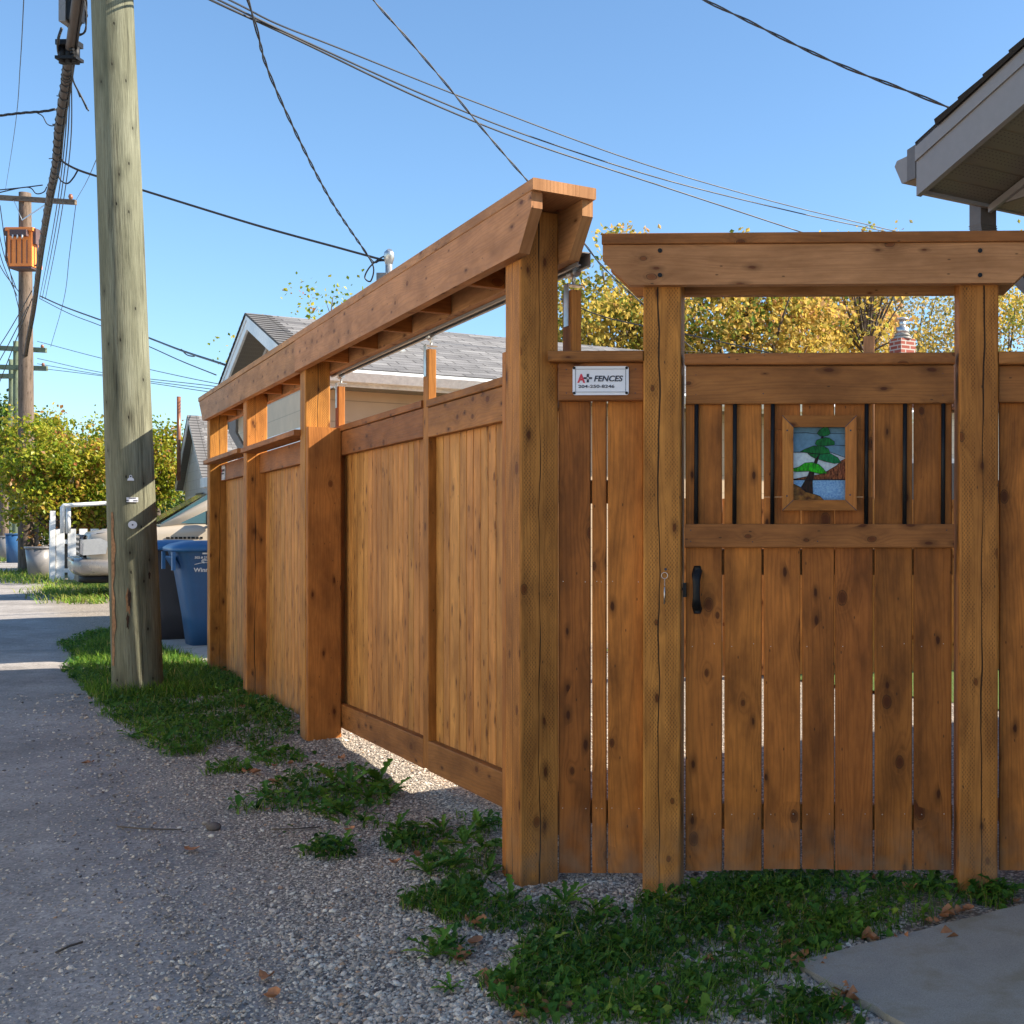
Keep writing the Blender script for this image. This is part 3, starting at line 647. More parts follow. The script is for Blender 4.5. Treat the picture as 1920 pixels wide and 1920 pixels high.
# pull handle and latch
def handle(m):
    z = lambda v: gz(v, gs(1307, .03), .03); s = gs(1307, .03)
    prof = [(1061, .000), (1071, .001), (1077, .030), (1090, .036), (1106, .037), (1122, .036), (1136, .030), (1142, .001), (1151, .000)]
    wd = [.011, .0165, .0165, .0125, .012, .0125, .016, .0165, .011]
    pr = None
    for (v, d), w_ in zip(prof, wd):
        c = G(s, N0 - .002 - d, z(v)); cur = [c - GX * w_, c - GX * w_ * .5 - GN * .004, c + GX * w_ * .5 - GN * .004, c + GX * w_, c + GX * w_ + GN * .004, c - GX * w_ + GN * .004]
        if pr:
            for k in range(6): m.poly([pr[k], pr[(k + 1) % 6], cur[(k + 1) % 6], cur[k]], None, 0, sm=True)
        else: m.poly(cur, None, 0)
        pr = cur
    m.poly(pr[::-1], None, 0)
part('handle', M['black'], gate, handle)
part('latch', M['black'], gate, lambda m: (m.box(G(gs(1284, .03), .035, gz(1108, 1.1)), GX, .012, GN, .03, UP, .048), m.box(G(gs(1280, .05), .055, gz(1107, 1.1)), GX, .03, GN, .012, UP, .008)))
# pull ring and pin on the gate post
def pull(m):
    s = gs(1246.5, 0); c = G(s, -.006, gz(1079, s))
    m.tube([c + (GX * math.cos(a) + UP * math.sin(a)) * .0105 for a in [k * math.pi / 10 for k in range(21)]], .0011, 6, caps=False)
    zc = c.z - .0105
    for k in range(10): m.tube([G(s + (.0016 if k % 2 else -.0016), -.005, zc - .0025 * k), G(s, -.005, zc - .0025 * (k + 1))], .001, 5)
    m.tube([G(s, -.006, zc - .028), G(s - .001, -.005, zc - .085)], .0024, 8)
    m.disc(G(s + .003, .002, c.z + .021), -GN, .0048, .003, 12, 1)
mb = MB(); pull(mb); tag(mb.build('pull_ring', [M['steel'], M['ink']]), 'small steel ring and pin hanging from a hole in the gate post', 'pull ring')

# ------------------------------------------------------------------ lettering helper
def text_into(mb, body, org, X_, Y_, N_, size, m=0, shear=0, bold=0.0, sx=1.0, ex=.0006):
    cu = bpy.data.curves.new('t', 'FONT'); cu.body = body; cu.size = size; cu.shear = shear; cu.offset = bold; cu.extrude = ex; cu.resolution_u = 4
    o = bpy.data.objects.new('t', cu); col.objects.link(o)
    me = bpy.data.meshes.new_from_object(o.evaluated_get(bpy.context.evaluated_depsgraph_get()))
    vs = [org + X_ * (v.co.x * sx) + Y_ * v.co.y + N_ * v.co.z for v in me.vertices]
    wdt = max([v.co.x * sx for v in me.vertices] or [0])
    for p in me.polygons: mb.poly([vs[i] for i in p.vertices], None, m)
    bpy.data.objects.remove(o); bpy.data.curves.remove(cu); bpy.data.meshes.remove(me)
    return wdt
def fence_sign(org, X_, Y_, N_, W_, H_, label):
    """N_ points to the viewer; org = lower left corner"""
    root = thing('sign', label, 'sign', org)
    mb = MB(); pr = []; r = .008 * W_ / .19
    for cx, cy, a0 in ((W_ - r, H_ - r, 0), (r, H_ - r, 90), (r, r, 180), (W_ - r, r, 270)):
        pr += [(cx + r * math.cos(R(a0 + k * 22.5)), cy + r * math.sin(R(a0 + k * 22.5))) for k in range(5)]
    mb.prism(pr, org, X_, Y_, N_, .0025, rn=(.5, .5, .5)); mb.build('plate', M['signwhite'], root)
    fr = MB(); lw = .0012; f = org + N_ * .0034
    i = .05 * W_
    for (x0, y0, x1, y1) in ((i, i, W_ - i, i + lw), (i, H_ - i - lw, W_ - i, H_ - i), (i, i + lw, i + lw, H_ - i - lw), (W_ - i - lw, i + lw, W_ - i, H_ - i - lw)):
        fr.box(f + X_ * (x0 + x1) / 2 + Y_ * (y0 + y1) / 2, X_, x1 - x0, Y_, y1 - y0, N_, .001)
    fr.build('border_line', M['ink'], root)
    sc_ = MB()
    for x in (.028, .965):
        for y in (.07, .94): sc_.disc(org + X_ * (x * W_) + Y_ * (y * H_) + N_ * .0025, N_, .0048 * W_ / .19, .002, 14)
    sc_.build('screw', M['black'], root)
    k = W_ / 1000.0                                  # crop pixels across the plate = 1000
    a = MB(); f = org + N_ * .0036
    text_into(a, 'A', f + X_ * 96 * k + Y_ * (H_ - 287 * k), X_, Y_, N_, 205 * k, bold=.009 * W_, sx=.86); a.build('lettering', M['red'], root)
    l = MB()
    wd = text_into(MB(), 'FENCES', f, X_, Y_, N_, 140 * k, bold=.0035 * W_, shear=.22)
    text_into(l, 'FENCES', f + X_ * 375 * k + Y_ * (H_ - 268 * k), X_, Y_, N_, 140 * k, bold=.0035 * W_, shear=.22, sx=525 * k / wd)
    cx, cy = 272, 212
    for dx, dy, w_, h_ in ((-52, 0, 46, 34), (52, 0, 46, 34), (0, 52, 40, 46), (0, -52, 40, 46)):
        l.box(f + X_ * (cx + dx) * k + Y_ * (H_ - (cy - dy) * k), X_, w_ * k, Y_, h_ * k, N_, .001)
    ringc = f + X_ * cx * k + Y_ * (H_ - cy * k)
    l.tube([ringc + (X_ * math.cos(q_) + Y_ * math.sin(q_)) * 27 * k for q_ in [j * math.pi / 10 for j in range(21)]], 5 * k, 5)
    l.box(ringc, (X_ + Y_).normalized(), 26 * k, (Y_ - X_).normalized(), 5 * k, N_, .001)
    wd = text_into(MB(), '204-250-8246', f, X_, Y_, N_, 74 * k)
    text_into(l, '204-250-8246', f + X_ * 100 * k + Y_ * (H_ - 384 * k), X_, Y_, N_, 74 * k, bold=.0012 * W_, sx=645 * k / wd)
    l.build('lettering', M['ink'], root)
    return root
s0 = gs(1074, .028); s1 = gs(1179, .028)
fence_sign(G(s0, .0275, gz(741, s0, .028)), GX, UP, -GN, s1 - s0, gz(687, s0, .028) - gz(741, s0, .028), 'white fence company sign with red A on the header board beside the gate')
fence_sign(F(7.0, .0845, 1.62), -A, UP, -B, .19, .12, 'small distant white sign on the header board of the farthest fence bay')

# ------------------------------------------------------------------ roofs and buildings
def gable(name, label, t0, t1, b0, b1, ze, zr, ov_e, ov_g, wallmat, roofmat, trim, over=None, extras=None, cat='garage', ply=.1):
    """ridge along B; t0..t1 wall to wall, b0..b1 wall to wall; ze = top of the roof at the eave edge, zr ridge"""
    g = thing(name, label, cat, F((t0 + t1) / 2, b0)); tm = (t0 + t1) / 2; T0, T1 = t0 - ov_e, t1 + ov_e; B0, B1 = b0 - ov_g, b1 + ov_g
    def zt_(t): return ze + (zr - ze) * (1 - abs(t - tm) / (tm - T0))
    zw = zt_(t0) - .12
    part('wall', M[wallmat], g, lambda m: m.prism([(t0, -.1), (t1, -.1), (t1, zw), (tm, zt_(tm) - .13), (t0, zw)], Vector((C0.x, C0.y, 0)) + B * b0, A, UP, B, b1 - b0))
    for sgn, Te in ((-1, T0), (1, T1)):
        def roof(m):
            L_ = math.hypot(tm - Te, zr - ze); dn = (F(Te, 0, ze) - F(tm, 0, zr)).normalized(); nr = dn.cross(B); nr = nr if nr.z > 0 else -nr
            e0, e1, r0, r1 = F(Te, B0, ze), F(Te, B1, ze), F(tm, B0, zr), F(tm, B1, zr); lo = -nr * .018
            uv = [(0, 0), (B1 - B0, 0), (B1 - B0, L_), (0, L_)]
            m.poly([e0, e1, r1, r0] if sgn < 0 else [e1, e0, r0, r1], uv, 0)
            m.poly([e0 + lo, r0 + lo, r1 + lo, e1 + lo], uv, 0); m.poly([e0, r0, r0 + lo, e0 + lo], None, 0); m.poly([e1, e1 + lo, r1 + lo, r1], None, 0); m.poly([e0, e0 + lo, e1 + lo, e1], None, 0)
            # shingle butts show as small steps along the rake
            k = int(L_ / .14)
            for i in range(k):
                p = r0 + dn * (i * .14); q_ = r0 + dn * (i * .14 + .14)
                m.poly([p - B * .012 + nr * .002, q_ - B * .012 + nr * .011, q_ - B * .012 + nr * -.018, p - B * .012 - nr * .018], None, 0)
                m.poly([p - B * .012 + nr * .002, r0 + dn * (i * .14) + B * .25 + nr * .002, q_ + B * .25 + nr * .011, q_ - B * .012 + nr * .011], [(0, 0), (.26, 0), (.26, .14), (0, .14)], 0)
                m.poly([q_ - B * .012 + nr * .011, q_ + B * .25 + nr * .011, q_ + B * .25 + nr * .001, q_ - B * .012 + nr * .001], None, 0)
        part('roof', M[roofmat], g, roof)
        for bb, s2 in ((B0, 1), (B1, -1)):      # two stepped fascia boards under the rake, front and back
            def rake(m):
                for (d0, d1, out) in ((.010, .075, .0), (.0755, .078 + ply, .008)):
                    pr_ = [(Te, ze - d0), (tm, zr - d0), (tm, zr - d1), (Te, ze - d1)]
                    m.prism(pr_, Vector((C0.x, C0.y, 0)) + B * (bb + (out if s2 > 0 else -out - .02)), A, UP, B, .024)
            part('fascia', M[trim], g, rake)
        def sof(m):      # soffit following the rake, and level under the eave
            zz = ze - .078 - ply + .012; a0 = Te; a1 = t0 if sgn < 0 else t1
            zo = lambda t: zt_(t) - .078 - ply + .016
            m.poly([F(a0, b0, zz), F(a0, B1 - .033, zz), F(a1, B1 - .033, zz), F(a1, b0, zz)], [(0, 0), (B1 - b0, 0), (B1 - b0, ov_e), (0, ov_e)], 0)
            m.poly([F(a0, B0 + .033, zo(a0)), F(a0, b0, zo(a0)), F(tm, b0, zo(tm)), F(tm, B0 + .033, zo(tm))], [(0, 0), (0, ov_g), (abs(tm - a0), ov_g), (abs(tm - a0), 0)], 0)
            m.prism([(a0, 0), (a0 + (.02 if sgn < 0 else -.02), 0), (a0 + (.02 if sgn < 0 else -.02), .12 + ply * .4), (a0, .12 + ply * .4)], Vector((C0.x, C0.y, zz - .004)) + B * (B0 + .034), A, UP, B, B1 - B0 - .07, 1)
            m.poly([F(a0, b0 - .004, zz), F(a1, b0 - .004, zz), F(a1, b0 - .004, zo(a1))], None, 1)
            dd = .02 if sgn < 0 else -.02
            m.prism([(a0 + dd, zo(a0)), (tm, zo(tm)), (tm, zo(tm) - .03), (a0 + dd, zo(a0) - .03)], Vector((C0.x, C0.y, 0)) + B * (b0 - .022), A, UP, B, .016, 1)
        part('soffit', [M['soffit'], M[trim]], g, sof)
    def gut(Te, sgn, mat):
        o = -1 if sgn < 0 else 1
        pr_ = [(Te - o * .0, ze - .03), (Te + o * .135, ze - .035), (Te + o * .15, ze - .055), (Te + o * .105, ze - .135), (Te + o * .0, ze - .135)]
        def fn(m):
            m.prism(pr_, Vector((C0.x, C0.y, 0)) + B * (B0 + .02), A, UP, B, B1 - B0 - .05)
        q_ = [(Te + o * .055, ze - .014), (Te + o * .004, ze - .006), (Te + o * .004, ze - .140), (Te + o * .055, ze - .140)]
        part('gutter_strap', M['dgrey'], g, lambda m: m.prism(q_, Vector((C0.x, C0.y, 0)) + B * (B0 + .006), A, UP, B, .013))
        return part('gutter', M[mat], g, fn)
    g['_'] = 0; del g['_']
    return g, gut, (T0, T1, B0, B1, tm, zt_)

# garage on the right whose eave corner hangs into the picture
g1, gut, (T0, T1, B0, B1, tm, zt_) = gable('garage', 'garage on the right showing only its dark shingled roof corner, grey fascia and soffit', -6.7, -.62, 1.98, 8.3, 2.765, 3.90, .415, .405, 'tansiding', 'shingledark', 'lgrey', ply=.135)
gut(T1, 1, 'lgrey')
def spout(m):
    ct, cb = T1 + .02, B0 + .42
    path = [F(ct + .03, cb, 2.63), F(ct + .03, cb, 2.50), F(ct + .02, cb, 2.44), F(-.50, cb + .02, 2.12), F(-.575, cb + .02, 2.05), F(-.575, cb + .02, .1)]
    rings = []
    for i_, p in enumerate(path):
        rings.append([p + A * a_ * .034 + B * b_ * .045 for a_, b_ in ((-1, -1), (-1, 1), (1, 1), (1, -1))])
    for i_ in range(len(path) - 1):
        for k in range(4): m.poly([rings[i_][k], rings[i_][(k + 1) % 4], rings[i_ + 1][(k + 1) % 4], rings[i_ + 1][k]])
    for i_ in (1,):
        for j in range(7):
            c = path[1].lerp(path[2], j / 6); m.board(c - B * .047, c + B * .047, UP, .004, A, .074, r=.001)
    m.disc(F(ct + .066, cb - .03, 2.56), -B, .004, .003)
part('downspout', M['dgrey'], g1, spout)
part('garage_door', M['white'], g1, lambda m: [m.box(F(-3.6, 1.966, .27 + .5 * k), A, 4.0, B, .03, UP, .49) for k in range(4)])

# tan garage beyond the fence
g2, gut, (T0, T1, B0, B1, tm, zt_) = gable('garage', 'tan garage with grey shingle roof and white trimmed gable behind the long fence beam', 7.45, 12.45, 1.05, 7.6, 2.66, 3.56, .38, .3, 'tansiding', 'shingle', 'white')
gut(T0, -1, 'white')
part('garage_door', M['white'], g2, lambda m: [m.box(F(10.0, 1.03, .3 + .55 * k), A, 3.6, B, .03, UP, .54) for k in range(4)])
part('downspout', M['lgrey'], g2, lambda m: [m.board(p_, q_, GX, .09, GN, .07) for p_, q_ in ((at(438, 786, 14.2), at(438, 812, 14.2)), (at(437, 810, 14.2), at(455, 842, 14.2)), (at(455, 838, 14.2), at(456, 960, 14.2)))])
# vent pipe on its roof and the service mast
vp = thing('vent_pipe', 'galvanised vent pipe with flared boot on the tan garage roof', 'vent pipe', F(8.6, 2.0, 2.9))
pv_ = at(734, 690, 12.1)
def roofpt(u, t_):      # point on near roof slope of the tan garage seen at column u
    k = (u - PU) / FPX; o = F(t_, 0); b_ = (k * o.y - o.x) / (B.x - k * B.y); return b_
bv_ = roofpt(734, 8.3); zr_ = zt_(8.3)
part('pipe', M['steel'], vp, lambda m: m.tube([F(8.3, bv_, zr_ - .02), F(8.3, bv_, zr_ + .36)], .045, 16)); 
part('boot', M['steel'], vp, lambda m: m.tube([F(8.3, bv_, zr_ - .05), F(8.3, bv_, zr_ + .02), F(8.3, bv_, zr_ + .11), F(8.3, bv_, zr_ + .13)], [.15, .13, .07, .048], 16))
vp.location = F(8.3, bv_, zr_)
for ch in vp.children: ch.location = -Vector(vp.location)
mast_p = at(729, 480, 13.6)
ms = thing('service_mast', 'grey metal service mast with round weatherhead above the tan garage roof', 'service mast', (mast_p.x, mast_p.y, 3.2))
part('conduit', M['steel'], ms, lambda m: m.tube([(mast_p.x, mast_p.y, 2.6), mast_p + UP * -.05], .04, 12))
part('weatherhead', M['steel'], ms, lambda m: m.tube([mast_p + UP * -.1, mast_p + UP * -.02, mast_p + UP * .03 + A * -.02, mast_p + UP * .06 + A * -.05], [.04, .062, .058, .03], 12))
part('clamp', M['lgrey'], ms, lambda m: m.box(mast_p + UP * -.27 + GX * -.07, GX, .12, GN, .1, UP, .13))

g4, gut4, _x = gable('garage', 'unseen white garage added across the lane to bounce light', -7.5, 9.0, -13.0, -6.4, 2.7, 4.6, .3, .3, 'housesiding', 'shingle', 'white')  # added out of view, its sunlit side bounces light onto the fence
# small white garage farther down the lane, gable to the lane
g3, gut, (T0, T1, B0, B1, tm, zt_) = gable('garage', 'small old white garage with grey shingles far down the lane', 26.6, 31.4, 2.67, 9, 2.35, 4.05, .25, .22, 'whitesiding', 'shingle', 'white')
part('window', [M['dgrey'], M['white']], g3, lambda m: (m.box(F(28.2, 2.65, 1.55), A, .8, B, .03, UP, .8), m.box(F(28.2, 2.62, 2.0), A, 1.0, B, .05, UP, .09), m.box(F(27.76, 2.62, 1.55), A, .08, B, .05, UP, .82, 1), m.box(F(28.64, 2.62, 1.55), A, .08, B, .05, UP, .82, 1)))
part('door', M['white'], g3, lambda m: m.box(F(30.0, 2.65, 1.0), A, 1.6, B, .04, UP, 2.0))
part('stack_pipe', M['porcelain'], g3, lambda m: m.tube([F(29.9, 2.35, 2.4), F(29.9, 2.35, 4.6)], .05, 8))
# carport
cp = thing('carport', 'low white flat-roofed carport beside the far white garage', 'carport', F(24, 3))
part('canopy', M['white'], cp, lambda m: m.box(F(23.5, 4.1, 2.2), A, 4.2, B, 3.6, UP, .22))
for t_, b_ in ((21.6, 2.5), (25.4, 2.5), (21.6, 5.6), (25.4, 5.6)): part('post', M['white'], cp, lambda m: m.box(F(t_, b_, 1.05), A, .09, B, .09, UP, 2.1))
# house deep in the yards with its chimney
hs = thing('house', 'cream bungalow with dark red roof standing behind the yards', 'house', (3.5, 19, 0))
hx0, hx1, hy0, hy1, hz = -1.6, 9, 17.5, 26, 3.0
part('wall', M['housesiding'], hs, lambda m: m.box(((hx0 + hx1) / 2, (hy0 + hy1) / 2, hz / 2), Vector((1, 0, 0)), hx1 - hx0, Vector((0, 1, 0)), hy1 - hy0, UP, hz))
part('roof', M['shinglered'], hs, lambda m: m.prism([(hy0 - .4, hz), (hy0 - .4, hz + .1), ((hy0 + hy1) / 2, hz + 1.25), (hy1 + .4, hz + .1), (hy1 + .4, hz)], Vector((hx0 - .4, 0, 0)), Vector((0, 1, 0)), UP, Vector((1, 0, 0)), hx1 - hx0 + .8))
for x_ in (0.2, 2.4, 5): part('window', [M['white'], M['dgrey']], hs, lambda m: (m.box((x_, hy0 - .01, 1.7), Vector((1, 0, 0)), 1.1, Vector((0, 1, 0)), .06, UP, 1.1), m.box((x_, hy0 - .05, 1.7), Vector((1, 0, 0)), .95, Vector((0, 1, 0)), .03, UP, .95, 1)))
def uvbox(m, c, x, y, z0, z1, mi=0):
    X_, Y_ = Vector((1, 0, 0)), Vector((0, 1, 0)); cs = [(-x, -y), (x, -y), (x, y), (-x, y)]; d = 0
    rot = Matrix.Rotation(R(33), 3, 'Z'); cs = [(rot @ Vector((a_, b_, 0))) for a_, b_ in cs]
    for k in range(4):
        a_, b_ = cs[k], cs[(k + 1) % 4]; l = (b_ - a_).length
        m.poly([c + a_ + UP * z0, c + b_ + UP * z0, c + b_ + UP * z1, c + a_ + UP * z1], [(d, z0), (d + l, z0), (d + l, z1), (d, z1)], mi); d += l
    m.poly([c + q_ + UP * z1 for q_ in cs], None, mi)
cc = at(1692, 660, 21); cc.z = 0
def chim(m):
    uvbox(m, cc, .17, .17, 3.2, 4.62); 
    rot = Matrix.Rotation(R(33), 3, 'Z')
    for z_, r_ in ((4.62, .185), (4.68, .15)): m.tube([cc + UP * z_, cc + UP * (z_ + .07)], [r_ * 1.1, r_ * .7], 8, 1)
    m.tube([cc + UP * 4.72, cc + UP * 4.84], .12, 12, 2); m.tube([cc + UP * 4.84, cc + UP * 4.98], .06, 12, 2); m.tube([cc + UP * 4.98, cc + UP * 5.0, cc + UP * 5.03], [.1, .12, .03], 12, 2)
part('chimney', [M['brick'], M['pad'], M['steel']], hs, chim)
# yard side fence, sunny through the gate's gaps
yf = thing('wooden_fence', 'low brown picket fence across the sunny yard seen through gaps of the gate', 'fence', (1, 9, 0))
k = 0; x_ = -1.0
while x_ < 5.2:
    w_ = .14; y_ = 9.3 + .2 * x_
    part('picket', M['picket'], yf, lambda m: m.board((x_, y_, .03), (x_, y_, 1.45), Vector((1, 0, 0)), w_ - .006, Vector((0, 1, 0)), .02)); x_ += w_
part('rail', M['rail'], yf, lambda m: m.board((-1.05, 9.3 - .21 + .04, 1.3), (5.2, 9.3 + 1.04 + .04, 1.3), UP, .09, Vector((0, 1, 0)), .04))
pl = at(1629, 700, 12); mb = MB(); mb.board((pl.x, pl.y, 0), (pl.x, pl.y, 3.2), GX, .11, GN, .11); tag(mb.build('wooden_post', M['beam']), 'reddish wooden post standing in the yard left of the brick chimney', 'post')

# ------------------------------------------------------------------ utility poles
def catmull(P, n=10):
    P = [Vector(p) for p in P]; P = [P[0] * 2 - P[1]] + P + [P[-1] * 2 - P[-2]]; out = []
    for i in range(1, len(P) - 2):
        for j in range(n):
            t = j / n; a, b, c, d = P[i - 1:i + 3]
            out.append(.5 * ((2 * b) + (c - a) * t + (2 * a - 5 * b + 4 * c - d) * t * t + (3 * b - a - 3 * c + d) * t ** 3))
    out.append(P[-2]); return out
base = Vector((-4.652, 8.52, 0))
pole = thing('utility_pole', 'thick weathered grey-green wooden utility pole standing close to the fence', 'utility pole', base)
def pole_mesh(m, base, top, r0, r1, n=28, k=60, amp=.006, seed=1):
    rg = np.random.default_rng(seed); ph = rg.uniform(0, 6.28, 12)
    rings = []
    for i in range(k + 1):
        f = i / k; c = base.lerp(top, f); r = r0 + (r1 - r0) * f; z = c.z
        ring = []
        for j in range(n):
            a = 2 * math.pi * j / n
            rr = r * (1 + .012 * math.sin(2 * a + ph[0] + .5 * z) + .010 * math.sin(3 * a + ph[1] - .8 * z) + .006 * math.sin(7 * a + ph[2] + 1.7 * z) + .004 * math.sin(11 * a + ph[3] + 3 * z))
            if z < .1: rr *= 1 + .05 * (.1 - z) / .1
            ring.append(c + Vector((math.cos(a) * rr, math.sin(a) * rr, 0)))
        rings.append(ring)
    L_ = (top - base).length
    for i in range(k):
        for j in range(n):
            j2 = (j + 1) % n; c_ = 2 * math.pi * r0
            m.poly([rings[i][j], rings[i][j2], rings[i + 1][j2], rings[i + 1][j]], [(L_ * i / k, c_ * j / n), (L_ * i / k, c_ * (j + 1) / n), (L_ * (i + 1) / k, c_ * (j + 1) / n), (L_ * (i + 1) / k, c_ * j / n)], 0, sm=True)
    m.poly(rings[-1], None, 0)
ptop = Vector((base.x - .385, base.y + .05, 9.6))
part('pole_shaft', M['pole'], pole, lambda m: pole_mesh(m, base + UP * -.2, ptop, .167, .118, seed=3))
def on_pole(u, v, out=.0):       # point on the shaft surface facing the camera at pixel row/col
    Yp = 8.37; p = at(u, v, Yp)
    f = (p.z + .2) / 9.8; c = base.lerp(ptop, f); r = .167 + (.118 - .167) * f
    dx = max(-r * .98, min(r * .98, p.x - c.x + .0)); 
    vd = Vector((c.x, c.y, 0)).normalized(); side = Vector((vd.y, -vd.x, 0))
    k = (u - PU) / FPX; pr = Vector((k, 1, 0)).normalized(); sx = Vector((c.x, c.y, 0)).cross(pr).z     # signed lateral offset
    lat = -sx; h = math.sqrt(max(r * r - lat * lat, 1e-6)); nrm = (side * (lat if True else 0) - vd * h).normalized()
    q_ = Vector((c.x, c.y, p.z)) + nrm * (r + out)
    dist = q_.y; q_.z = CAM_Z + (PV - v) * dist / FPX
    return q_, nrm
def pl_disc(u, v, w_, h_, mat, shape='disc', name='tag'):
    def fn(m):
        c, nr = on_pole(u, v, .004); X_ = Vector((-nr.y, nr.x, 0)).normalized()
        if shape == 'disc': m.tube([c, c + nr * .005], w_, 18, sm=False); m.tube([c + nr * .005, c + nr * .009], .006, 8, 1)
        elif shape == 'plate': m.box(c, X_, w_, UP, h_, nr, .004); [m.box(c + nr * .003 + UP * dz + X_ * dx, X_, ww, UP, .006, nr, .002, 1) for dz, dx, ww in ((.012, .0, w_ * .6), (-.006, -.03, w_ * .2), (-.006, .02, w_ * .35))]
        else: m.prism([(-w_, -h_), (w_, -h_), (w_ * .85, -h_ * .3), (w_ * .45, h_ * .1), (w_ * .4, h_ * .8), (0, h_ * 1.1), (-w_ * .4, h_ * .8), (-w_ * .45, h_ * .1), (-w_ * .85, -h_ * .3)], c, X_, UP, nr, .004); m.tube([c + nr * .004 + UP * h_ * .5, c + nr * .008 + UP * h_ * .5], .006, 8, 1)
    part(name, [M['signwhite'], M['ink']], pole, fn)
pl_disc(245, 896, .022, .02, 'x', 'cap', 'metal_tag'); pl_disc(248, 937, .075, .034, 'x', 'plate', 'number_plate'); pl_disc(248.5, 984, .029, 0, 'x', 'disc', 'reflector_disc')
# rotten split low on the shaft and a torn strip on its left edge
M['rot'] = plain('rot hollow', (.035, .018, .010), .95, nscale=50, amt=.5); M['rawwood'] = plain('torn wood', (.27, .14, .065), .85, nscale=40, amt=.45, bump=.4)
def rot(m):
    for (u, v, h_, w_, mi) in ((241, 1128, .11, .022, 1), (243, 1122, .085, .014, 0), (240, 1165, .07, .012, 0), (279, 1079, .035, .009, 0)):
        pts = []
        for a_ in range(14):
            th = 2 * math.pi * a_ / 14; c, nr = on_pole(u + math.cos(th) * w_ * 254 * (.8 + .3 * math.sin(a_ * 2.3)), v - math.sin(th) * h_ * 254 * (.85 + .25 * math.sin(a_ * 1.7)), .0045 if mi == 0 else .003); pts.append(c)
        m.poly(pts, None, mi)
part('rotten_split', [M['rot'], M['rawwood']], pole, rot)
def strip(m):
    pr = None
    for v in range(960, 1260, 12):
        wd = 3.2 + 1.6 * math.sin(v * .05) + 1.2 * math.sin(v * .13); u = 210 + (v - 960) * .008
        a_, n1 = on_pole(u - .5, v, .004); b_, n2 = on_pole(u + wd + 2, v, .005)
        if pr: m.poly([pr[0], pr[1], b_, a_])
        pr = (a_, b_)
part('torn_strip', M['rawwood'], pole, strip)

def far_pole(name, label, u, vtop, Y, rad, mat, arms, extra=None, lean=0.0):
    b_ = at(u, 985, Y); b_.z = 0; top = at(u + lean, vtop, Y)
    p = thing(name, label, 'utility pole', b_)
    part('pole_shaft', M[mat], p, lambda m: pole_mesh(m, b_ + UP * -.2, top, rad, rad * .72, 16, 24, seed=int(u)))
    for (v, du0, du1, tilt) in arms:
        a0, a1 = at(u + du0, v - tilt, Y), at(u + du1, v + tilt, Y); off = Vector((0, -rad * .9, 0))
        part('crossarm', M['oldwood'] if mat == 'poleold' else M[mat], p, lambda m: m.board(a0 + off, a1 + off, UP, 9 * Y / FPX, Vector((0, 1, 0)), .1))
        for e in (a0, a1): part('insulator', M['porcelain'], p, lambda m: m.tube([e.lerp((a0 + a1) / 2, .12) + off + UP * .05, e.lerp((a0 + a1) / 2, .12) + off + UP * .13, e.lerp((a0 + a1) / 2, .12) + off + UP * .2], [.03, .06, .035], 10))
        if mat == 'poleold':
            mid = at(u, v + 38, Y) + off
            part('brace', M['steel'], p, lambda m: [m.board(mid, a_.lerp((a0 + a1) / 2, .55) + off * 1.2, UP, .04, Vector((0, 1, 0)), .012) for a_ in (a0, a1)])
    return p
p2 = far_pole('utility_pole', 'brown wooden utility pole carrying the orange transformer down the lane', 50, 362, 30, .20, 'poleold', [(378, -60, 100, 5)], lean=-3)
far_pole('utility_pole', 'greenish utility pole with two crossarms behind the transformer pole', 31, 640, 42, .15, 'polegreen', [(655, -60, 60, 3), (690, -65, 62, 2)])
far_pole('utility_pole', 'thin yellowish utility pole at the far left of the lane', 21, 674, 50, .13, 'polegreen', [(706, -40, 20, 0)])
far_pole('utility_pole', 'pale grey old pole at the very left edge behind the shrubs', 8, 880, 44, .16, 'poleold', [])
# orange transformer hanging on the second pole
tr = thing('transformer', 'orange pole-mounted transformer with dark fittings and cooling ribs', 'transformer', at(47, 505, 29.7))
M['orange'] = plain('orange enamel', (.95, .27, .05), .5, amt=.15); M['darkor'] = plain('burnt fitting', (.10, .055, .05), .6, amt=.3)
tc = at(47, 468, 29.55)
part('tank', M['orange'], tr, lambda m: (m.box(tc, Vector((1, 0, 0)), .62, Vector((0, 1, 0)), .42, UP, .95), m.box(tc + UP * .47, Vector((1, 0, 0)), .70, Vector((0, 1, 0)), .5, UP, .09)))
part('cooling_fins', M['darkor'], tr, lambda m: [m.box(tc + Vector((x_, -.215, -.1)), Vector((1, 0, 0)), .014, Vector((0, 1, 0)), .03, UP, .6) for x_ in (-.22, -.08, .06, .19)])
part('bushing_cover', M['darkor'], tr, lambda m: m.box(tc + Vector((.02, -.25, .36)), Vector((1, 0, 0)), .42, Vector((0, 1, 0)), .14, UP, .16))
for d_, w_, h_ in (((-.34, -.1, .42), .16, .2), ((.33, -.1, .3), .13, .4)):
    part('side_fitting', M['darkor'], tr, lambda m: m.box(tc + Vector(d_), Vector((1, 0, 0)), w_, Vector((0, 1, 0)), .18, UP, h_))
part('base_plate', M['darkor'], tr, lambda m: m.box(tc + UP * -.5, Vector((1, 0, 0)), .58, Vector((0, 1, 0)), .4, UP, .05))
part('side_pipe', M['darkor'], tr, lambda m: (m.tube([tc + Vector((-.3, -.1, .35)), tc + Vector((-.40, -.1, .3)), tc + Vector((-.42, -.1, -.3)), tc + Vector((-.33, -.1, -.42))], .025, 8), m.tube([tc + Vector((.3, -.1, .35)), tc + Vector((.38, -.1, .2)), tc + Vector((.38, -.1, -.4)), tc + Vector((.3, -.1, -.45))], .02, 8)))
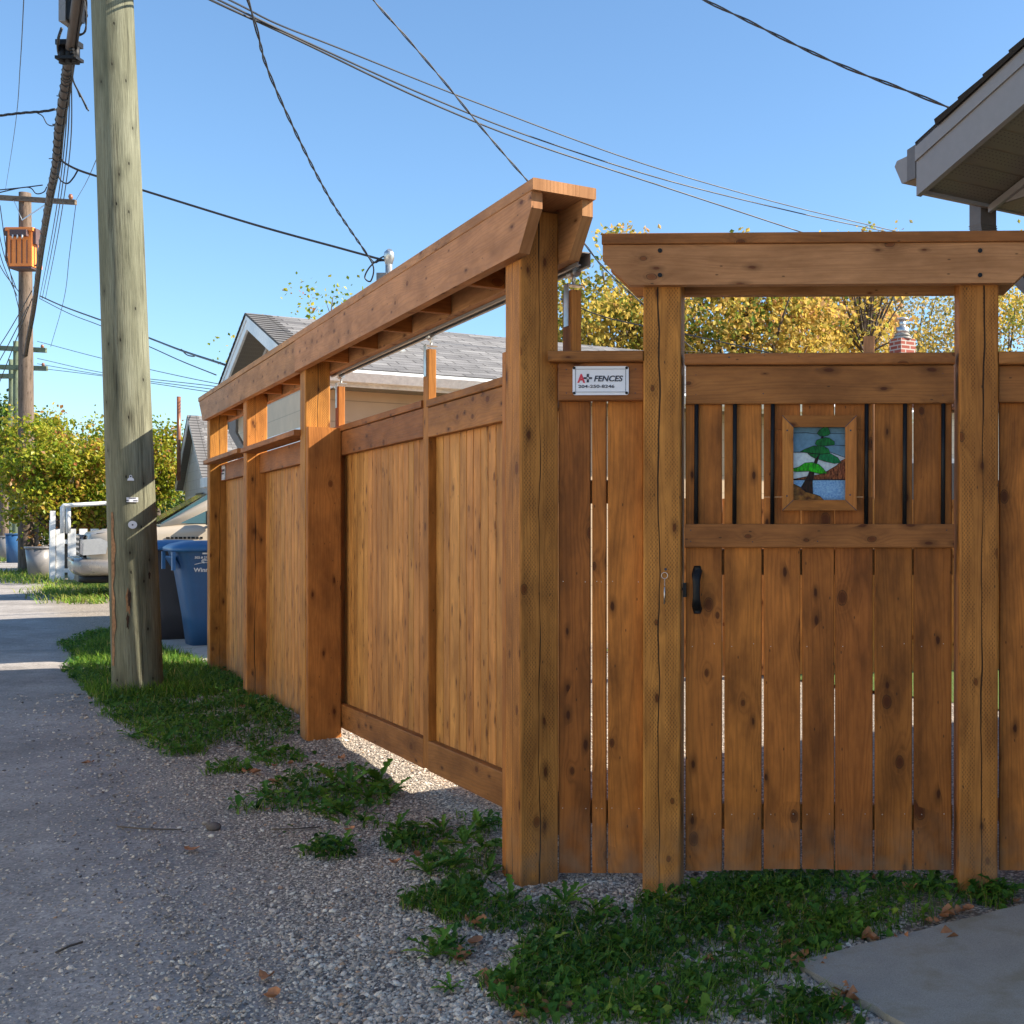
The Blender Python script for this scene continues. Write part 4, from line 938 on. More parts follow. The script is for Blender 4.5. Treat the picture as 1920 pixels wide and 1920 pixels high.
part('terminal', M['steel'], tr, lambda m: [m.tube([tc + Vector((x_, -.33, .30)), tc + Vector((x_, -.33, .2))], .022, 8) for x_ in (-.1, .02, .14)])

# ------------------------------------------------------------------ overhead wires
def wire(label, pts, r=.006, twist=0, name='overhead_wire', mat='rubber', n=12, group='overhead service wires'):
    P = catmull([at(*p) if not isinstance(p, Vector) else p for p in pts], n); mb = MB()
    if twist:
        L_ = [0]
        for i in range(1, len(P)): L_.append(L_[-1] + (P[i] - P[i - 1]).length)
        # resample finely so the strands can coil
        tot = L_[-1]; m_ = int(tot / (twist / 8)); m_ = min(m_, 900); Q = []; j = 0
        for i in range(m_ + 1):
            d = tot * i / m_
            while j < len(L_) - 2 and L_[j + 1] < d: j += 1
            Q.append((P[j].lerp(P[j + 1], (d - L_[j]) / max(L_[j + 1] - L_[j], 1e-9)), d))
        for s_ in range(2 if r < .009 else 3):
            pts_ = []
            for i, (q_, d) in enumerate(Q):
                t_ = (Q[min(i + 1, m_)][0] - Q[max(i - 1, 0)][0]).normalized(); e1 = t_.cross(UP).normalized(); e2 = t_.cross(e1)
                a_ = 2 * math.pi * d / twist + s_ * 2 * math.pi / (2 if r < .009 else 3); pts_.append(q_ + (e1 * math.cos(a_) + e2 * math.sin(a_)) * r * .95)
            mb.tube(pts_, r * .8, 5)
    else: mb.tube(P, r, 6)
    return tag(mb.build(name, M[mat]), label, 'wire', group)
top = ptop - UP * .3
wire('twisted black wire dropping steeply from the top edge to the service mast', [top, (300, -520, 8.8), (465, 0, 9.3), (500, 125, 10), (560, 260, 10.9), (620, 375, 12), (680, 465, 13.2), (700, 492, 13.5), (712, 488, 13.6), mast_p + UP * -.05], .0085, .5)
wire('looped wire tails hanging below the service mast head', [(680, 465, 13.3), (700, 500, 13.45), (695, 527, 13.5), (684, 520, 13.5), (694, 500, 13.5), (715, 483, 13.55), mast_p + UP * .0], .009, name='wire_loop')
wire('straight black wire crossing behind the thick pole towards the service mast', [(112, 296, 13.6), (122, 306, 13.6), (150, 320, 13.6), (200, 336, 13.6), (262, 355, 13.6), (480, 422, 13.6), (640, 466, 13.6), (727, 490, 13.6)], .014)
wire('twisted wire running diagonally down across the sky behind the beam end', [top, (420, -420, 9.3), (640, -80, 10.2), (700, 0, 10.5), (760, 68, 10.8), (830, 150, 11.2), (910, 248, 11.7), (990, 340, 12.2), (1090, 450, 13), (1130, 500, 13.3), (1205, 570, 14), (1300, 655, 14.8)], .0075, .55)
wire('twisted heavy wire ending at the garage roof on the right', [(1200, -60, 7.2), (1320, 0, 7.0), (1400, 38, 6.9), (1500, 88, 6.75), (1600, 132, 6.6), (1700, 170, 6.5), (1790, 206, 6.4)], .0062, .5)
wire('topmost of the three long wires crossing the sky', [(-300, -340, 5), (140, -135, 7), (430, 0, 9.6), (520, 45, 10.5), (640, 92, 11.8), (900, 195, 14), (1200, 305, 16.5), (1450, 378, 18.5), (1680, 434, 20.5)], .009)
wire('middle one of the three long wires crossing the sky', [(-300, -340, 5), (140, -130, 7), (410, 0, 9.6), (560, 72, 10.7), (800, 180, 13), (1000, 258, 15), (1250, 338, 17), (1500, 400, 19), (1660, 434, 20.5)], .010)
wire('lowest of the three long wires crossing the sky', [(-300, -345, 5), (140, -125, 7), (395, 0, 9.6), (560, 76, 10.7), (800, 190, 13), (1000, 270, 15), (1250, 352, 17), (1505, 436, 19)], .011)
wire('wire passing in front of the golden trees left of the gate', [(1050, 560, 15.5), (1120, 590, 15.6), (1200, 610, 15.7), (1310, 632, 15.8), (1480, 670, 16)], .009)
wire('upper wire from the transformer pole over the shrubs', [(75, 555, 29.6), (120, 575, 27), (194, 602, 24), (275, 632, 21), (340, 657, 18.5), (425, 685, 16)], .018)
wire('kinked lower wire from the transformer pole', [(75, 560, 29.6), (130, 588, 27), (192, 612, 24), (280, 650, 21), (340, 677, 19), (405, 703, 17)], .010)
wire('small splice loop on the upper wire', [(340, 655, 18.5), (350, 665, 18.4), (362, 668, 18.3), (368, 666, 18.3)], .010, name='wire_loop')
for i_, (v0, v1) in enumerate(((640, 718), (672, 724), (682, 730), (690, 736))):
    wire(('top', 'second', 'third', 'bottom')[i_] + ' one of four faint thin wires above the hedge', [(70, v0, 40), (200, v0 + 34 - i_ * 6, 36), (400, v1 - 0, 30), (560, v1 + 22, 26)], .010)
wire('thin vertical wire at the far left sky', [(45, -10, 9.5), (38, 120, 11.5), (28, 240, 16), (10, 357, 30)], .004)
wire('thin wire from behind the pole down to the crossarm end', [(248, -10, 8.9), (190, 270, 13), (178, 305, 15), (160, 345, 22), (142, 376, 30)], .005)
wire('thin wire hanging from the crossarm end to lower poles', [(142, 385, 30), (130, 480, 31), (120, 560, 34), (95, 650, 42)], .008)
for i_, (u0, v0, u1, v1) in enumerate(((-10, 395, 30, 540), (-14, 420, 32, 555), (-20, 450, 36, 548), (0, 385, 38, 590), (60, 560, -10, 740), (52, 575, -14, 700), (60, 545, -8, 660))):
    wire(('first', 'second', 'third', 'fourth', 'fifth', 'sixth', 'seventh')[i_] + ' wire fanning out left of the transformer pole', [(u0, v0, 26), ((u0 + u1) / 2 - 3, (v0 + v1) / 2 + 8, 28), (u1, v1, 30)], .010)
for i_, du in enumerate((4, 9, 15)):
    wire(('inner', 'middle', 'outer')[i_] + ' thin line beside the lashed cable bundle', [(128 + du * .4, 130, 11.2), (118 + du, 260, 13), (105 + du, 370, 16), (88 + du, 470, 21), (70 + du, 560, 29)], .006)
wire('double wire from the left edge to the cable bundle', [(-10, 218, 12.6), (40, 212, 12.6), (80, 209, 12.6), (104, 205, 12.6)], .009, .3)
wire('slack loop under the double wire at left', [(70, 212, 12.6), (80, 218, 12.6), (88, 232, 12.6), (98, 236, 12.6), (106, 232, 12.6)], .006, name='wire_loop')
wire('slack loop beside the cable bundle near the pole', [(114, 302, 13.6), (109, 318, 13.6), (113, 337, 13.6), (126, 344, 13.6), (137, 334, 13.6), (146, 319, 13.6)], .009, name='wire_loop')
wire('upper wire from the left edge meeting the cable bundle above the crossarm', [(-10, 357, 16), (40, 352, 16), (80, 347, 16)], .008)
wire('lower slack wire meeting the cable bundle above the crossarm', [(-10, 363, 16), (50, 351, 16), (68, 363, 16), (82, 360, 16), (88, 350, 16)], .008)
# lashed cable bundle with splice case
cb = thing('cable_bundle', 'thick lashed telephone cable bundle with black splice case hanging left of the pole', 'cable', at(115, 300, 13))
Pc = catmull([at(*p) for p in ((152, -60, 9.6), (128, 115, 10.9), (122, 160, 11.4), (110, 240, 12.6), (104, 310, 14), (92, 370, 16), (76, 470, 20.5), (62, 580, 26), (48, 660, 29.6), (42, 730, 33), (36, 800, 40))], 10)
part('cable', M['lash'], cb, lambda m: m.tube(Pc, .038, 10))
part('lashing', M['rubber'], cb, lambda m: (m.tube([p + Vector((.045 * math.cos(i_ * 1.1), 0, .045 * math.sin(i_ * 1.1))) for i_, p in enumerate(catmull(Pc[8:70], 3))], .011, 5), m.tube([p + Vector((.055, 0, -.01)) for p in Pc], .012, 5), [m.tube([Pc[14 + j * 3], Pc[14 + j * 3] + Vector((random.uniform(-.09, .09), 0, random.uniform(-.05, .02)))], .006, 4) for j in range(10)]))
cs = at(130, 95, 10.7)
part('splice_case', M['black'], cb, lambda m: ([m.tube([cs + Vector((x_, 0, -.12)), cs + Vector((x_, 0, .06))], .035, 10) for x_ in (-.06, .0, .06)], m.box(cs + UP * .06, GX, .19, GN, .12, UP, .05), m.box(cs + UP * -.08, GX, .2, GN, .12, UP, .03),
     [m.tube([cs + Vector((.02 + .012 * j, -.06, .05 - .03 * j)), cs + Vector((.07 + .008 * j, -.08, .04 - .03 * j))], .014, 6) for j in range(5)]))
part('terminal_box', [M['lgrey'], M['black']], cb, lambda m: (m.box(at(124, -20, 10.3), GX, .06, GN, .12, UP, .62), m.box(at(140, -20, 10.3), GX, .12, GN, .1, UP, .58, 1)))
def tails(m):
    rg = random.Random(4)
    for j in range(12):
        a_ = at(138 + rg.uniform(-6, 20), rg.uniform(-30, 20), 10.4); b_ = at(128 + rg.uniform(-4, 12), rg.uniform(40, 75), 10.6)
        mid = at(150 + rg.uniform(-10, 14), rg.uniform(30, 66), 10.5); m.tube(catmull([a_, a_.lerp(mid, .5) + Vector((.03, 0, 0)), mid, b_], 6), .007, 5)
    for (u, v) in ((166, 208), (163, 205), (150, 182)): m.tube(catmull([at(134, 118, 10.8), at(137, 150, 10.9), at((u + 140) / 2, (v + 155) / 2, 11), at(u, v, 11)], 5), .007, 5)
    m.tube(catmull([at(116, 52, 10.6), at(109, 75, 10.6), at(110, 100, 10.7), at(118, 120, 10.8)], 5), .012, 6)
part('wire_tails', M['rubber'], cb, tails)

# ------------------------------------------------------------------ refuse carts, pickup, white picket fence
M['blue'] = plain('blue cart plastic', (.028, .10, .235), .42, nscale=80, amt=.08, bump=.08)
M['bluelid'] = plain('blue lid plastic', (.028, .13, .32), .4, nscale=80, amt=.08)
M['cartgrey'] = plain('dark grey cart plastic', (.045, .045, .055), .5, nscale=80, amt=.1)
def cart(t0, b0, rot, bodymat, lidmat, label, txt=True):
    c = F(t0, b0, .018); root = thing('refuse_cart', label, 'refuse cart', c)
    rz = Matrix.Rotation(rot, 3, 'Z'); Xc, Yc = rz @ -B.copy(), rz @ -A.copy()     # Xc = front (to the lane), Yc = towards camera side
    def P(x, y, z): return c + Xc * x + Yc * y + UP * z
    def body(m):
        secs = [(0, .19, .20, -.0), (.30, .215, .225, .01), (.75, .265, .26, .03), (.93, .30, .285, .04), (.96, .31, .295, .04)]
        rings = []
        for z, hx, hy, ox in secs:
            ring = []
            for a_ in range(24):
                th = 2 * math.pi * (a_ + .5) / 24; cx, sy = math.cos(th), math.sin(th); e = .35
                ring.append(P(ox + hx * math.copysign(abs(cx) ** e, cx), hy * math.copysign(abs(sy) ** e, sy), z))
            rings.append(ring)
        for i_ in range(len(rings) - 1):
            for k in range(24): m.poly([rings[i_][k], rings[i_][(k + 1) % 24], rings[i_ + 1][(k + 1) % 24], rings[i_ + 1][k]], None, 0, sm=True)
        m.poly(rings[0][::-1])
        m.board(P(.30, 0, .79), P(.36, 0, .90), Yc, .40, (Xc * .7 - UP * .7).normalized(), .02); m.board(P(-.27, .0, .72), P(-.27, 0, .9), Yc, .5, Xc, .05)
    part('body', M[bodymat], root, body)
    def lid(m):
        secs = [(.955, .345, .325), (.965, .355, .335), (.995, .355, .335), (1.03, .30, .27), (1.055, .2, .2), (1.062, .05, .05)]
        rings = []
        for z, hx, hy in secs:
            rings.append([P(.035 + hx * math.copysign(abs(math.cos(2 * math.pi * (a_ + .5) / 24)) ** .35, math.cos(2 * math.pi * (a_ + .5) / 24)), hy * math.copysign(abs(math.sin(2 * math.pi * (a_ + .5) / 24)) ** .35, math.sin(2 * math.pi * (a_ + .5) / 24)), z) for a_ in range(24)])
        for i_ in range(len(rings) - 1):
            for k in range(24): m.poly([rings[i_][k], rings[i_][(k + 1) % 24], rings[i_ + 1][(k + 1) % 24], rings[i_ + 1][k]], None, 0, sm=True)
        m.poly(rings[0][::-1]); m.poly(rings[-1])
    part('lid', M[lidmat], root, lid)
    part('handle', M[lidmat], root, lambda m: (m.tube([P(-.30, -.2, .93), P(-.37, -.2, .95), P(-.37, .2, .95), P(-.30, .2, .93)], .016, 8), [m.box(P(.37, sy * .26, .86), Xc, .03, Yc, .05, UP, .18) for sy in (-1, 1)]))
    for sy in (-1, 1): part('wheel', M['rubber'], root, lambda m: m.tube([P(-.22, sy * .235, .09), P(-.22, sy * .285, .09)], .105, 20, sm=False))
    if txt:
        l = MB(); org = P(.26, 0, 0)
        up2 = (UP + Yc * .10).normalized(); nf_ = Yc
        yy = .29
        ox = Vector(P(.0, yy - .005, .57))
        Xr = -Xc if False else -Xc
        # lettering on the side that faces the camera
        side = lambda x, z, e=.004: P(.03 - x, .218 + .075 * (z - .2) / .75 + .012 + e, z)
        for body_, x0, z0_, sz in (('Winnipeg', -.16, .75, .060), ('502 # 212', -.155, .885, .032)):
            text_into(l, body_, side(x0, z0_), Xr, up2, nf_, sz, bold=.0014 if sz > .05 else .001)
        p_ = [side(-.155 + .20 * k / 10, .825 + .018 * math.sin(math.pi * k / 10)) for k in range(11)]; l.tube(p_, .0035, 5)
        for k in range(3): l.tube([side(-.065 + (.026 - .008 * k) * math.cos(a_), .858 + (.026 - .008 * k) * math.sin(a_) * .8) for a_ in [j * math.pi / 8 for j in range(13)]], .003, 5)
        l.box(side(-.06, .935), Xr, .05, up2, .016, nf_, .002)
        l.build('lettering', M['white'], root)
    return root
M['white2'] = M['white']
cart(9.4, .30, R(4), 'blue', 'bluelid', 'blue city refuse cart with white lettering at the end of the fence')
cart(10.25, .10, R(-3), 'cartgrey', 'bluelid', 'dark grey refuse cart with blue lid between the pole and the blue cart', False)

# pickup, nose to the lane
M['paint'] = plain('champagne paint', (.50, .42, .32), .3, .2, nscale=3, amt=.01, bump=0)
M['chrome'] = plain('chrome', (.75, .76, .78), .12, 1.0, amt=.05, bump=0)
M['bumper'] = plain('bumper plastic', (.30, .27, .24), .3, .4, amt=.08)
M['carglass'] = plain('tinted glass', (.05, .10, .11), .05, amt=.02, bump=0)
M['lens'] = plain('headlight lens', (.30, .31, .32), .08, amt=.1, bump=0)
tk = thing('pickup_truck', 'champagne pickup truck parked nose to the lane behind the refuse carts', 'pickup truck', F(19.4, 1.8, 0))
def TP(x, y, z): return F(19.4 - y, -.42 + x, z)     # x back from the nose, y towards the camera
def loft(m, secs, mat=0, n=28, e=.3, yoff=0):
    rings = []
    for (x, hw, z0_, z1_, e_) in secs:
        ring = []
        for a_ in range(n):
            th = 2 * math.pi * (a_ + .5) / n; cx, sy = math.cos(th), math.sin(th)
            ring.append(TP(x, hw * math.copysign(abs(cx) ** e_, cx), (z0_ + z1_) / 2 + (z1_ - z0_) / 2 * math.copysign(abs(sy) ** e_, sy)))
        rings.append(ring)
    for i_ in range(len(rings) - 1):
        for k in range(n): m.poly([rings[i_][k], rings[i_ + 1][k], rings[i_ + 1][(k + 1) % n], rings[i_][(k + 1) % n]], None, mat, sm=True)
    m.poly(rings[0], None, mat); m.poly(rings[-1][::-1], None, mat)
part('body', M['paint'], tk, lambda m: loft(m, [(.12, .80, .62, 1.05, .35), (.18, .90, .50, 1.12, .3), (.5, .97, .42, 1.18, .25), (1.3, .99, .42, 1.24, .22), (1.75, 1.0, .42, 1.27, .2), (3.4, 1.0, .42, 1.28, .18), (3.5, 1.0, .42, 1.32, .15), (5.4, 1.0, .45, 1.32, .15)]))
part('cab', M['paint'], tk, lambda m: loft(m, [(1.2, .90, 1.2, 1.26, .3), (2.05, .80, 1.2, 1.78, .3), (2.6, .78, 1.2, 1.86, .3), (3.3, .78, 1.2, 1.86, .3), (3.45, .80, 1.2, 1.7, .3)]))
part('windshield', M['carglass'], tk, lambda m: (m.poly([TP(1.12, .84, 1.275), TP(1.12, -.84, 1.275), TP(1.95, -.70, 1.80), TP(1.95, .70, 1.80)][::-1]), m.poly([TP(1.14, .84, 1.265), TP(1.14, -.84, 1.265), TP(1.97, -.70, 1.79), TP(1.97, .70, 1.79)]), m.poly([TP(1.2, .845, 1.27), TP(1.97, .72, 1.79), TP(2.1, .72, 1.79), TP(2.1, .90, 1.27)])))
part('side_window', M['carglass'], tk, lambda m: m.prism([(2.15, 1.30), (2.60, 1.72), (3.3, 1.72), (3.35, 1.30)], TP(0, .90, 0), B, UP, -A, .012))
part('hood_line', M['bumper'], tk, lambda m: m.tube([TP(.25, .86, 1.10), TP(.8, .93, 1.15), TP(1.3, .95, 1.18), TP(1.8, .94, 1.22)], .006, 6))
part('grille', [M['chrome'], M['black']], tk, lambda m: (m.box(TP(.09, 0, .86), B, .06, A, 1.02, UP, .42, 1), [m.box(TP(.045, 0, .70 + .085 * k), B, .05, A, 1.06, UP, .035) for k in range(5)], [m.box(TP(.05, sy * .53, .87), B, .06, A, .05, UP, .42) for sy in (-1, 1)]))
for sy in (-1, 1):
    hl = part('headlight', M['lens'], tk, lambda m: m.prism([(.05, .74), (.06, 1.0), (.30, 1.02), (.42, .96), (.38, .76)], TP(0, sy * .965 + (.01 if sy < 0 else 0), 0), B, UP, -A, .02))
    part('headlight_front', M['lens'], hl, lambda m: m.box(TP(.075, sy * .75, .87), B, .05, A, .34, UP, .25))
part('bumper', M['bumper'], tk, lambda m: (loft(m, [(-.10, .74, .48, .62, .5), (-.06, .88, .42, .70, .4), (.05, .97, .38, .70, .3), (.45, 1.02, .38, .68, .3), (.72, 1.02, .42, .66, .3)]), m.box(TP(-.09, .0, .66), B, .03, A, 1.5, UP, .03)))
part('air_dam', M['black'], tk, lambda m: loft(m, [(0, .7, .28, .40, .4), (.1, .88, .26, .42, .4), (.6, .95, .26, .42, .3)]))
part('mirror', M['black'], tk, lambda m: (m.box(TP(1.95, 1.16, 1.36), B, .14, A, .2, UP, .24), m.tube([TP(2.0, .95, 1.25), TP(1.97, 1.1, 1.3)], .025, 8)))
for x_ in (1.05, 4.5):
    for sy in (-1, 1):
        wl = part('wheel_arch', M['black'], tk, lambda m: m.tube([TP(x_, sy * .93, .42), TP(x_, sy * 1.012, .42)], .47, 28, sm=False))
        part('tyre', M['rubber'], tk, lambda m: m.tube([TP(x_, sy * .80, .38), TP(x_, sy * 1.02, .38)], .38, 28, sm=False)); part('rim', M['chrome'], tk, lambda m: m.tube([TP(x_, sy * 1.0, .38), TP(x_, sy * 1.03, .38)], .22, 20, sm=False))
part('badge', M['black'], tk, lambda m: [m.box(TP(1.30 + .065 * k, 1.004, 1.02), B, .04 if k % 3 else .055, A, .012, UP, .035) for k in range(9)])
part('door_handle', M['black'], tk, lambda m: m.box(TP(3.1, 1.01, 1.12), B, .18, A, .03, UP, .04))

wp = at(107, 985, 25); wp.z = 0
wfen = thing('picket_fence', 'white painted picket fence behind the pickup nose', 'fence', wp)
for k in range(13):
    o_ = wp + B * (.06 + .215 * k)
    part('picket', M['white'], wfen, lambda m: m.board(o_ + UP * .05, o_ + UP * 1.16, B, .155, A, .02))
for z_ in (.25, .88): part('rail', M['white'], wfen, lambda m: m.board(wp + A * .03 + UP * z_, wp + A * .03 + B * 2.75 + UP * z_, UP, .09, A, .03))
part('post', M['white'], wfen, lambda m: m.board(wp + B * -.08 + UP * 0, wp + B * -.08 + UP * 1.55, B, .1, A, .1))
for k in range(5): part('side_board', M['white'], wfen, lambda m: m.board(wp + B * -.1 + A * (.25 + .22 * k), wp + B * -.1 + A * (.25 + .22 * k) + UP * 1.35, A, .2, B, .02))
hr = thing('handrail', 'white pipe handrail rising above the picket fence', 'handrail', at(117, 985, 24.6))
part('pipe', M['white'], hr, lambda m: m.tube([at(117, 1000, 24.6), at(117, 951, 24.6), at(119, 948, 24.6), at(207, 943, 25.4), at(260, 941, 26)], .045, 8)); part('upright', M['white'], hr, lambda m: m.tube([at(128, 1000, 24.8), at(128, 950, 24.8)], .05, 8))
def can(u, Y, r0, r1, h, mat, label):
    c = at(u, 985, Y); c.z = 0; mb_ = thing('trash_can', label, 'trash can', c)
    part('body', M[mat], mb_, lambda m: m.tube([c, c + UP * h], [r0, r1], 20)); part('rim', M[mat], mb_, lambda m: m.tube([c + UP * (h - .03), c + UP * (h + .02)], r1 * 1.06, 20))
can(74, 27, .22, .29, .72, 'lgrey', 'dented pale grey trash can beside the brown pole foot'); can(12, 40, .24, .3, .85, 'lgrey', 'light bin at the far left edge of the lane'); can(30, 38, .26, .3, .95, 'blue', 'dark blue bin standing far down the lane')
mb = MB(); a_ = at(97, 1085, 26); a_.z = 0.02; mb.board(a_, a_ + UP * 1.0 + GX * .13, GX, .1, GN, .03); tag(mb.build('leaning_board', M['oldwood']), 'weathered board leaning against the white fence end', 'board')

# ------------------------------------------------------------------ trees
def tree(name, label, c, spread, zlo, zhi, nl, leaf, mat, trunk_r=.15, clumps=70, csize=.45, sparse=False, seed=1, group=None, cat='tree'):
    rg = np.random.default_rng(seed); root = thing(name, label, cat, (c[0], c[1], 0), group)
    nl = int(nl * (.92 if mat in ('gold', 'palegold') else 1.1)); leaf *= .74
    ctr = np.array([c[0], c[1], (zlo + zhi) / 2]); ext = np.array([spread, spread * .85, (zhi - zlo) / 2])
    d = rg.normal(size=(clumps, 3)); d /= np.linalg.norm(d, axis=1)[:, None]; rad = rg.uniform(.35, 1.0, (clumps, 1)) ** .6
    cl = ctr + d * rad * ext * rg.uniform(.8, 1.12, (clumps, 1))
    # trunk and limbs
    mb_ = MB(); fork = Vector((c[0], c[1], zlo + (zhi - zlo) * .12)); mb_.tube(catmull([(c[0], c[1], -.1), (c[0] + .1, c[1], fork.z * .5), fork], 5), [trunk_r * (1.15 - .4 * k / 10) for k in range(11)], 10)
    for k in range(min(clumps, 34)):
        e = Vector(cl[k]); m1 = fork.lerp(e, .45) + Vector(rg.normal(size=3) * .15 * spread * .3) - UP * .05 * spread
        pts_ = catmull([fork - UP * .1, m1, e], 4); mb_.tube(pts_, [trunk_r * .5 * (1 - .9 * j / 8) + .006 for j in range(9)], 5)
        for _ in range(3):
            s_ = pts_[rg.integers(3, 8)]; mb_.tube([s_, s_ + Vector(rg.normal(size=3)) * csize * .8 + UP * .2], [.012, .004], 4)
    mb_.build('trunk', M['bark'], root)
    wts = rg.uniform(.4, 1.6, clumps); idx = rg.choice(clumps, nl, p=wts / wts.sum())
    cs_ = rg.uniform(.55, 1.3, clumps)[idx] * csize
    P0 = cl[idx] + rg.normal(size=(nl, 3)) * cs_[:, None] * np.array([1, 1, .75]) * (.62)
    dx = rg.normal(size=(nl, 3)); dx[:, 2] -= .5; dx /= np.linalg.norm(dx, axis=1)[:, None]; up = rg.normal(size=(nl, 3)); sd = np.cross(dx, up); sd /= np.linalg.norm(sd, axis=1)[:, None]; nr = np.cross(dx, sd)
    s_ = (leaf * rg.uniform(.6, 1.35, nl))[:, None]
    Vv = np.stack([P0, P0 + dx * s_ * .5 + sd * s_ * .36 + nr * s_ * .12, P0 + dx * s_, P0 + dx * s_ * .5 - sd * s_ * .36 + nr * s_ * .12], 1).reshape(-1, 3)
    b_ = np.arange(nl) * 4; Fc = np.concatenate([np.stack([b_, b_ + 1, b_ + 2], 1), np.stack([b_, b_ + 2, b_ + 3], 1)])
    tone = np.clip(rg.normal(.5, .16, clumps)[idx] + rg.normal(0, .17, nl), 0, 1); rn = np.stack([tone, rg.uniform(0, 1, nl), rg.uniform(0, 1, nl), np.ones(nl)], 1)
    np_mesh('crown', Vv, Fc, M[mat], np.repeat(rn, 4, 0), parent=root)
def tx(u, Y): return ((u - PU) * Y / FPX, Y)
tree('golden_tree', 'golden and green maple between the corner post and the gate post', tx(1165, 23), 2.0, 2.3, 6.7, 15000, .15, 'gold', clumps=90, csize=.55, seed=2, group='autumn trees behind the gate')
tree('golden_tree', 'bright golden maple behind the left half of the gate', tx(1390, 24), 2.5, 2.2, 6.9, 20000, .15, 'gold', clumps=110, csize=.55, seed=3, group='autumn trees behind the gate')
tree('golden_tree', 'golden maple behind the stained glass window side of the gate', tx(1530, 27), 2.3, 2.4, 7.2, 15000, .15, 'gold', clumps=90, csize=.55, seed=4, group='autumn trees behind the gate')
tree('pale_tree', 'hazy yellow green tree behind the brick chimney', tx(1700, 36), 4.6, 3, 9.6, 20000, .15, 'palegold', clumps=150, csize=.8, seed=5, group='autumn trees behind the gate')
tree('pale_tree', 'yellow green tree at the right edge beyond the fence', tx(1925, 33), 3.6, 2.4, 8.8, 16000, .15, 'gold', clumps=110, csize=.7, seed=6, group='autumn trees behind the gate')
tree('slender_tree', 'thin treetop of yellow leaves rising above the gate beam near the right', tx(1625, 25), .9, 4.6, 8.0, 1100, .15, 'gold', .06, 40, .28, seed=8, group='autumn trees behind the gate')
tree('slender_tree', 'wispy golden treetop above the left end of the gate beam', tx(1190, 24), .7, 4.8, 7.6, 700, .15, 'gold', .05, 24, .25, seed=9, group='autumn trees behind the gate')
tree('slender_tree', 'wispy green treetop above the middle of the gate beam', tx(1400, 24), .8, 5, 7.6, 900, .15, 'gold', .05, 24, .25, seed=10, group='autumn trees behind the gate')
tree('sparse_tree', 'sparse thin tree rising behind the tan garage ridge', tx(600, 26), 2.3, 3.2, 6.7, 1500, .13, 'yellowgreen', .1, 70, .4, seed=12)
tree('shrub_tree', 'large yellow green lilac tree over the white picket fence', tx(120, 28.5), 1.35, .6, 4.0, 12000, .14, 'yellowgreen', .1, 110, .36, seed=13, group='yellowing shrubs along the lane')
tree('shrub_tree', 'yellow green shrub tree left of the transformer pole foot', tx(60, 33), 1.2, 1.6, 4.6, 7000, .15, 'yellowgreen', .1, 80, .42, seed=14, group='yellowing shrubs along the lane')
tree('shrub_tree', 'yellow green shrub tree just right of the thick pole', tx(292, 33), .75, 1.7, 4.3, 5500, .14, 'yellowgreen', .1, 70, .36, seed=15, group='yellowing shrubs along the lane')
tree('shrub_tree', 'yellow green shrub hidden partly by the thick pole', tx(190, 31), 1.2, .4, 3.9, 8000, .14, 'yellowgreen', .1, 80, .4, seed=16, group='yellowing shrubs along the lane')
tree('dark_tree', 'darker green tree at the far end of the lane', tx(15, 60), 3.4, .8, 7.5, 12000, .26, 'midgreen', .2, 90, .9, seed=17)
tree('dark_tree', 'distant green tree behind the small white garage', tx(330, 60), 5, .3, 4.6, 12000, .26, 'midgreen', .2, 90, .9, seed=18)
tree('dark_tree', 'distant green tree behind the lilac tree', tx(160, 64), 6, .3, 5.2, 14000, .28, 'midgreen', .2, 110, 1.0, seed=19)
tree('dark_tree', 'broad green tree far behind the yards on the right', tx(1500, 48), 7, .3, 7, 16000, .26, 'palegold', .2, 120, 1.1, seed=20)

# ------------------------------------------------------------------ gravel, weeds, grass, leaves
ICO = []
ph = (1 + 5 ** .5) / 2
icv = np.array([(-1, ph, 0), (1, ph, 0), (-1, -ph, 0), (1, -ph, 0), (0, -1, ph), (0, 1, ph), (0, -1, -ph), (0, 1, -ph), (ph, 0, -1), (ph, 0, 1), (-ph, 0, -1), (-ph, 0, 1)], float) / 1.9
icf = np.array([(0, 11, 5), (0, 5, 1), (0, 1, 7), (0, 7, 10), (0, 10, 11), (1, 5, 9), (5, 11, 4), (11, 10, 2), (10, 7, 6), (7, 1, 8), (3, 9, 4), (3, 4, 2), (3, 2, 6), (3, 6, 8), (3, 8, 9), (4, 9, 5), (2, 4, 11), (6, 2, 10), (8, 6, 7), (9, 8, 1)])
def bcoord(x, y): return (x - C0.x) * B.x + (y - C0.y) * B.y
def tcoord(x, y): return (x - C0.x) * A.x + (y - C0.y) * A.y
slabc = gnd(1490, 1817)
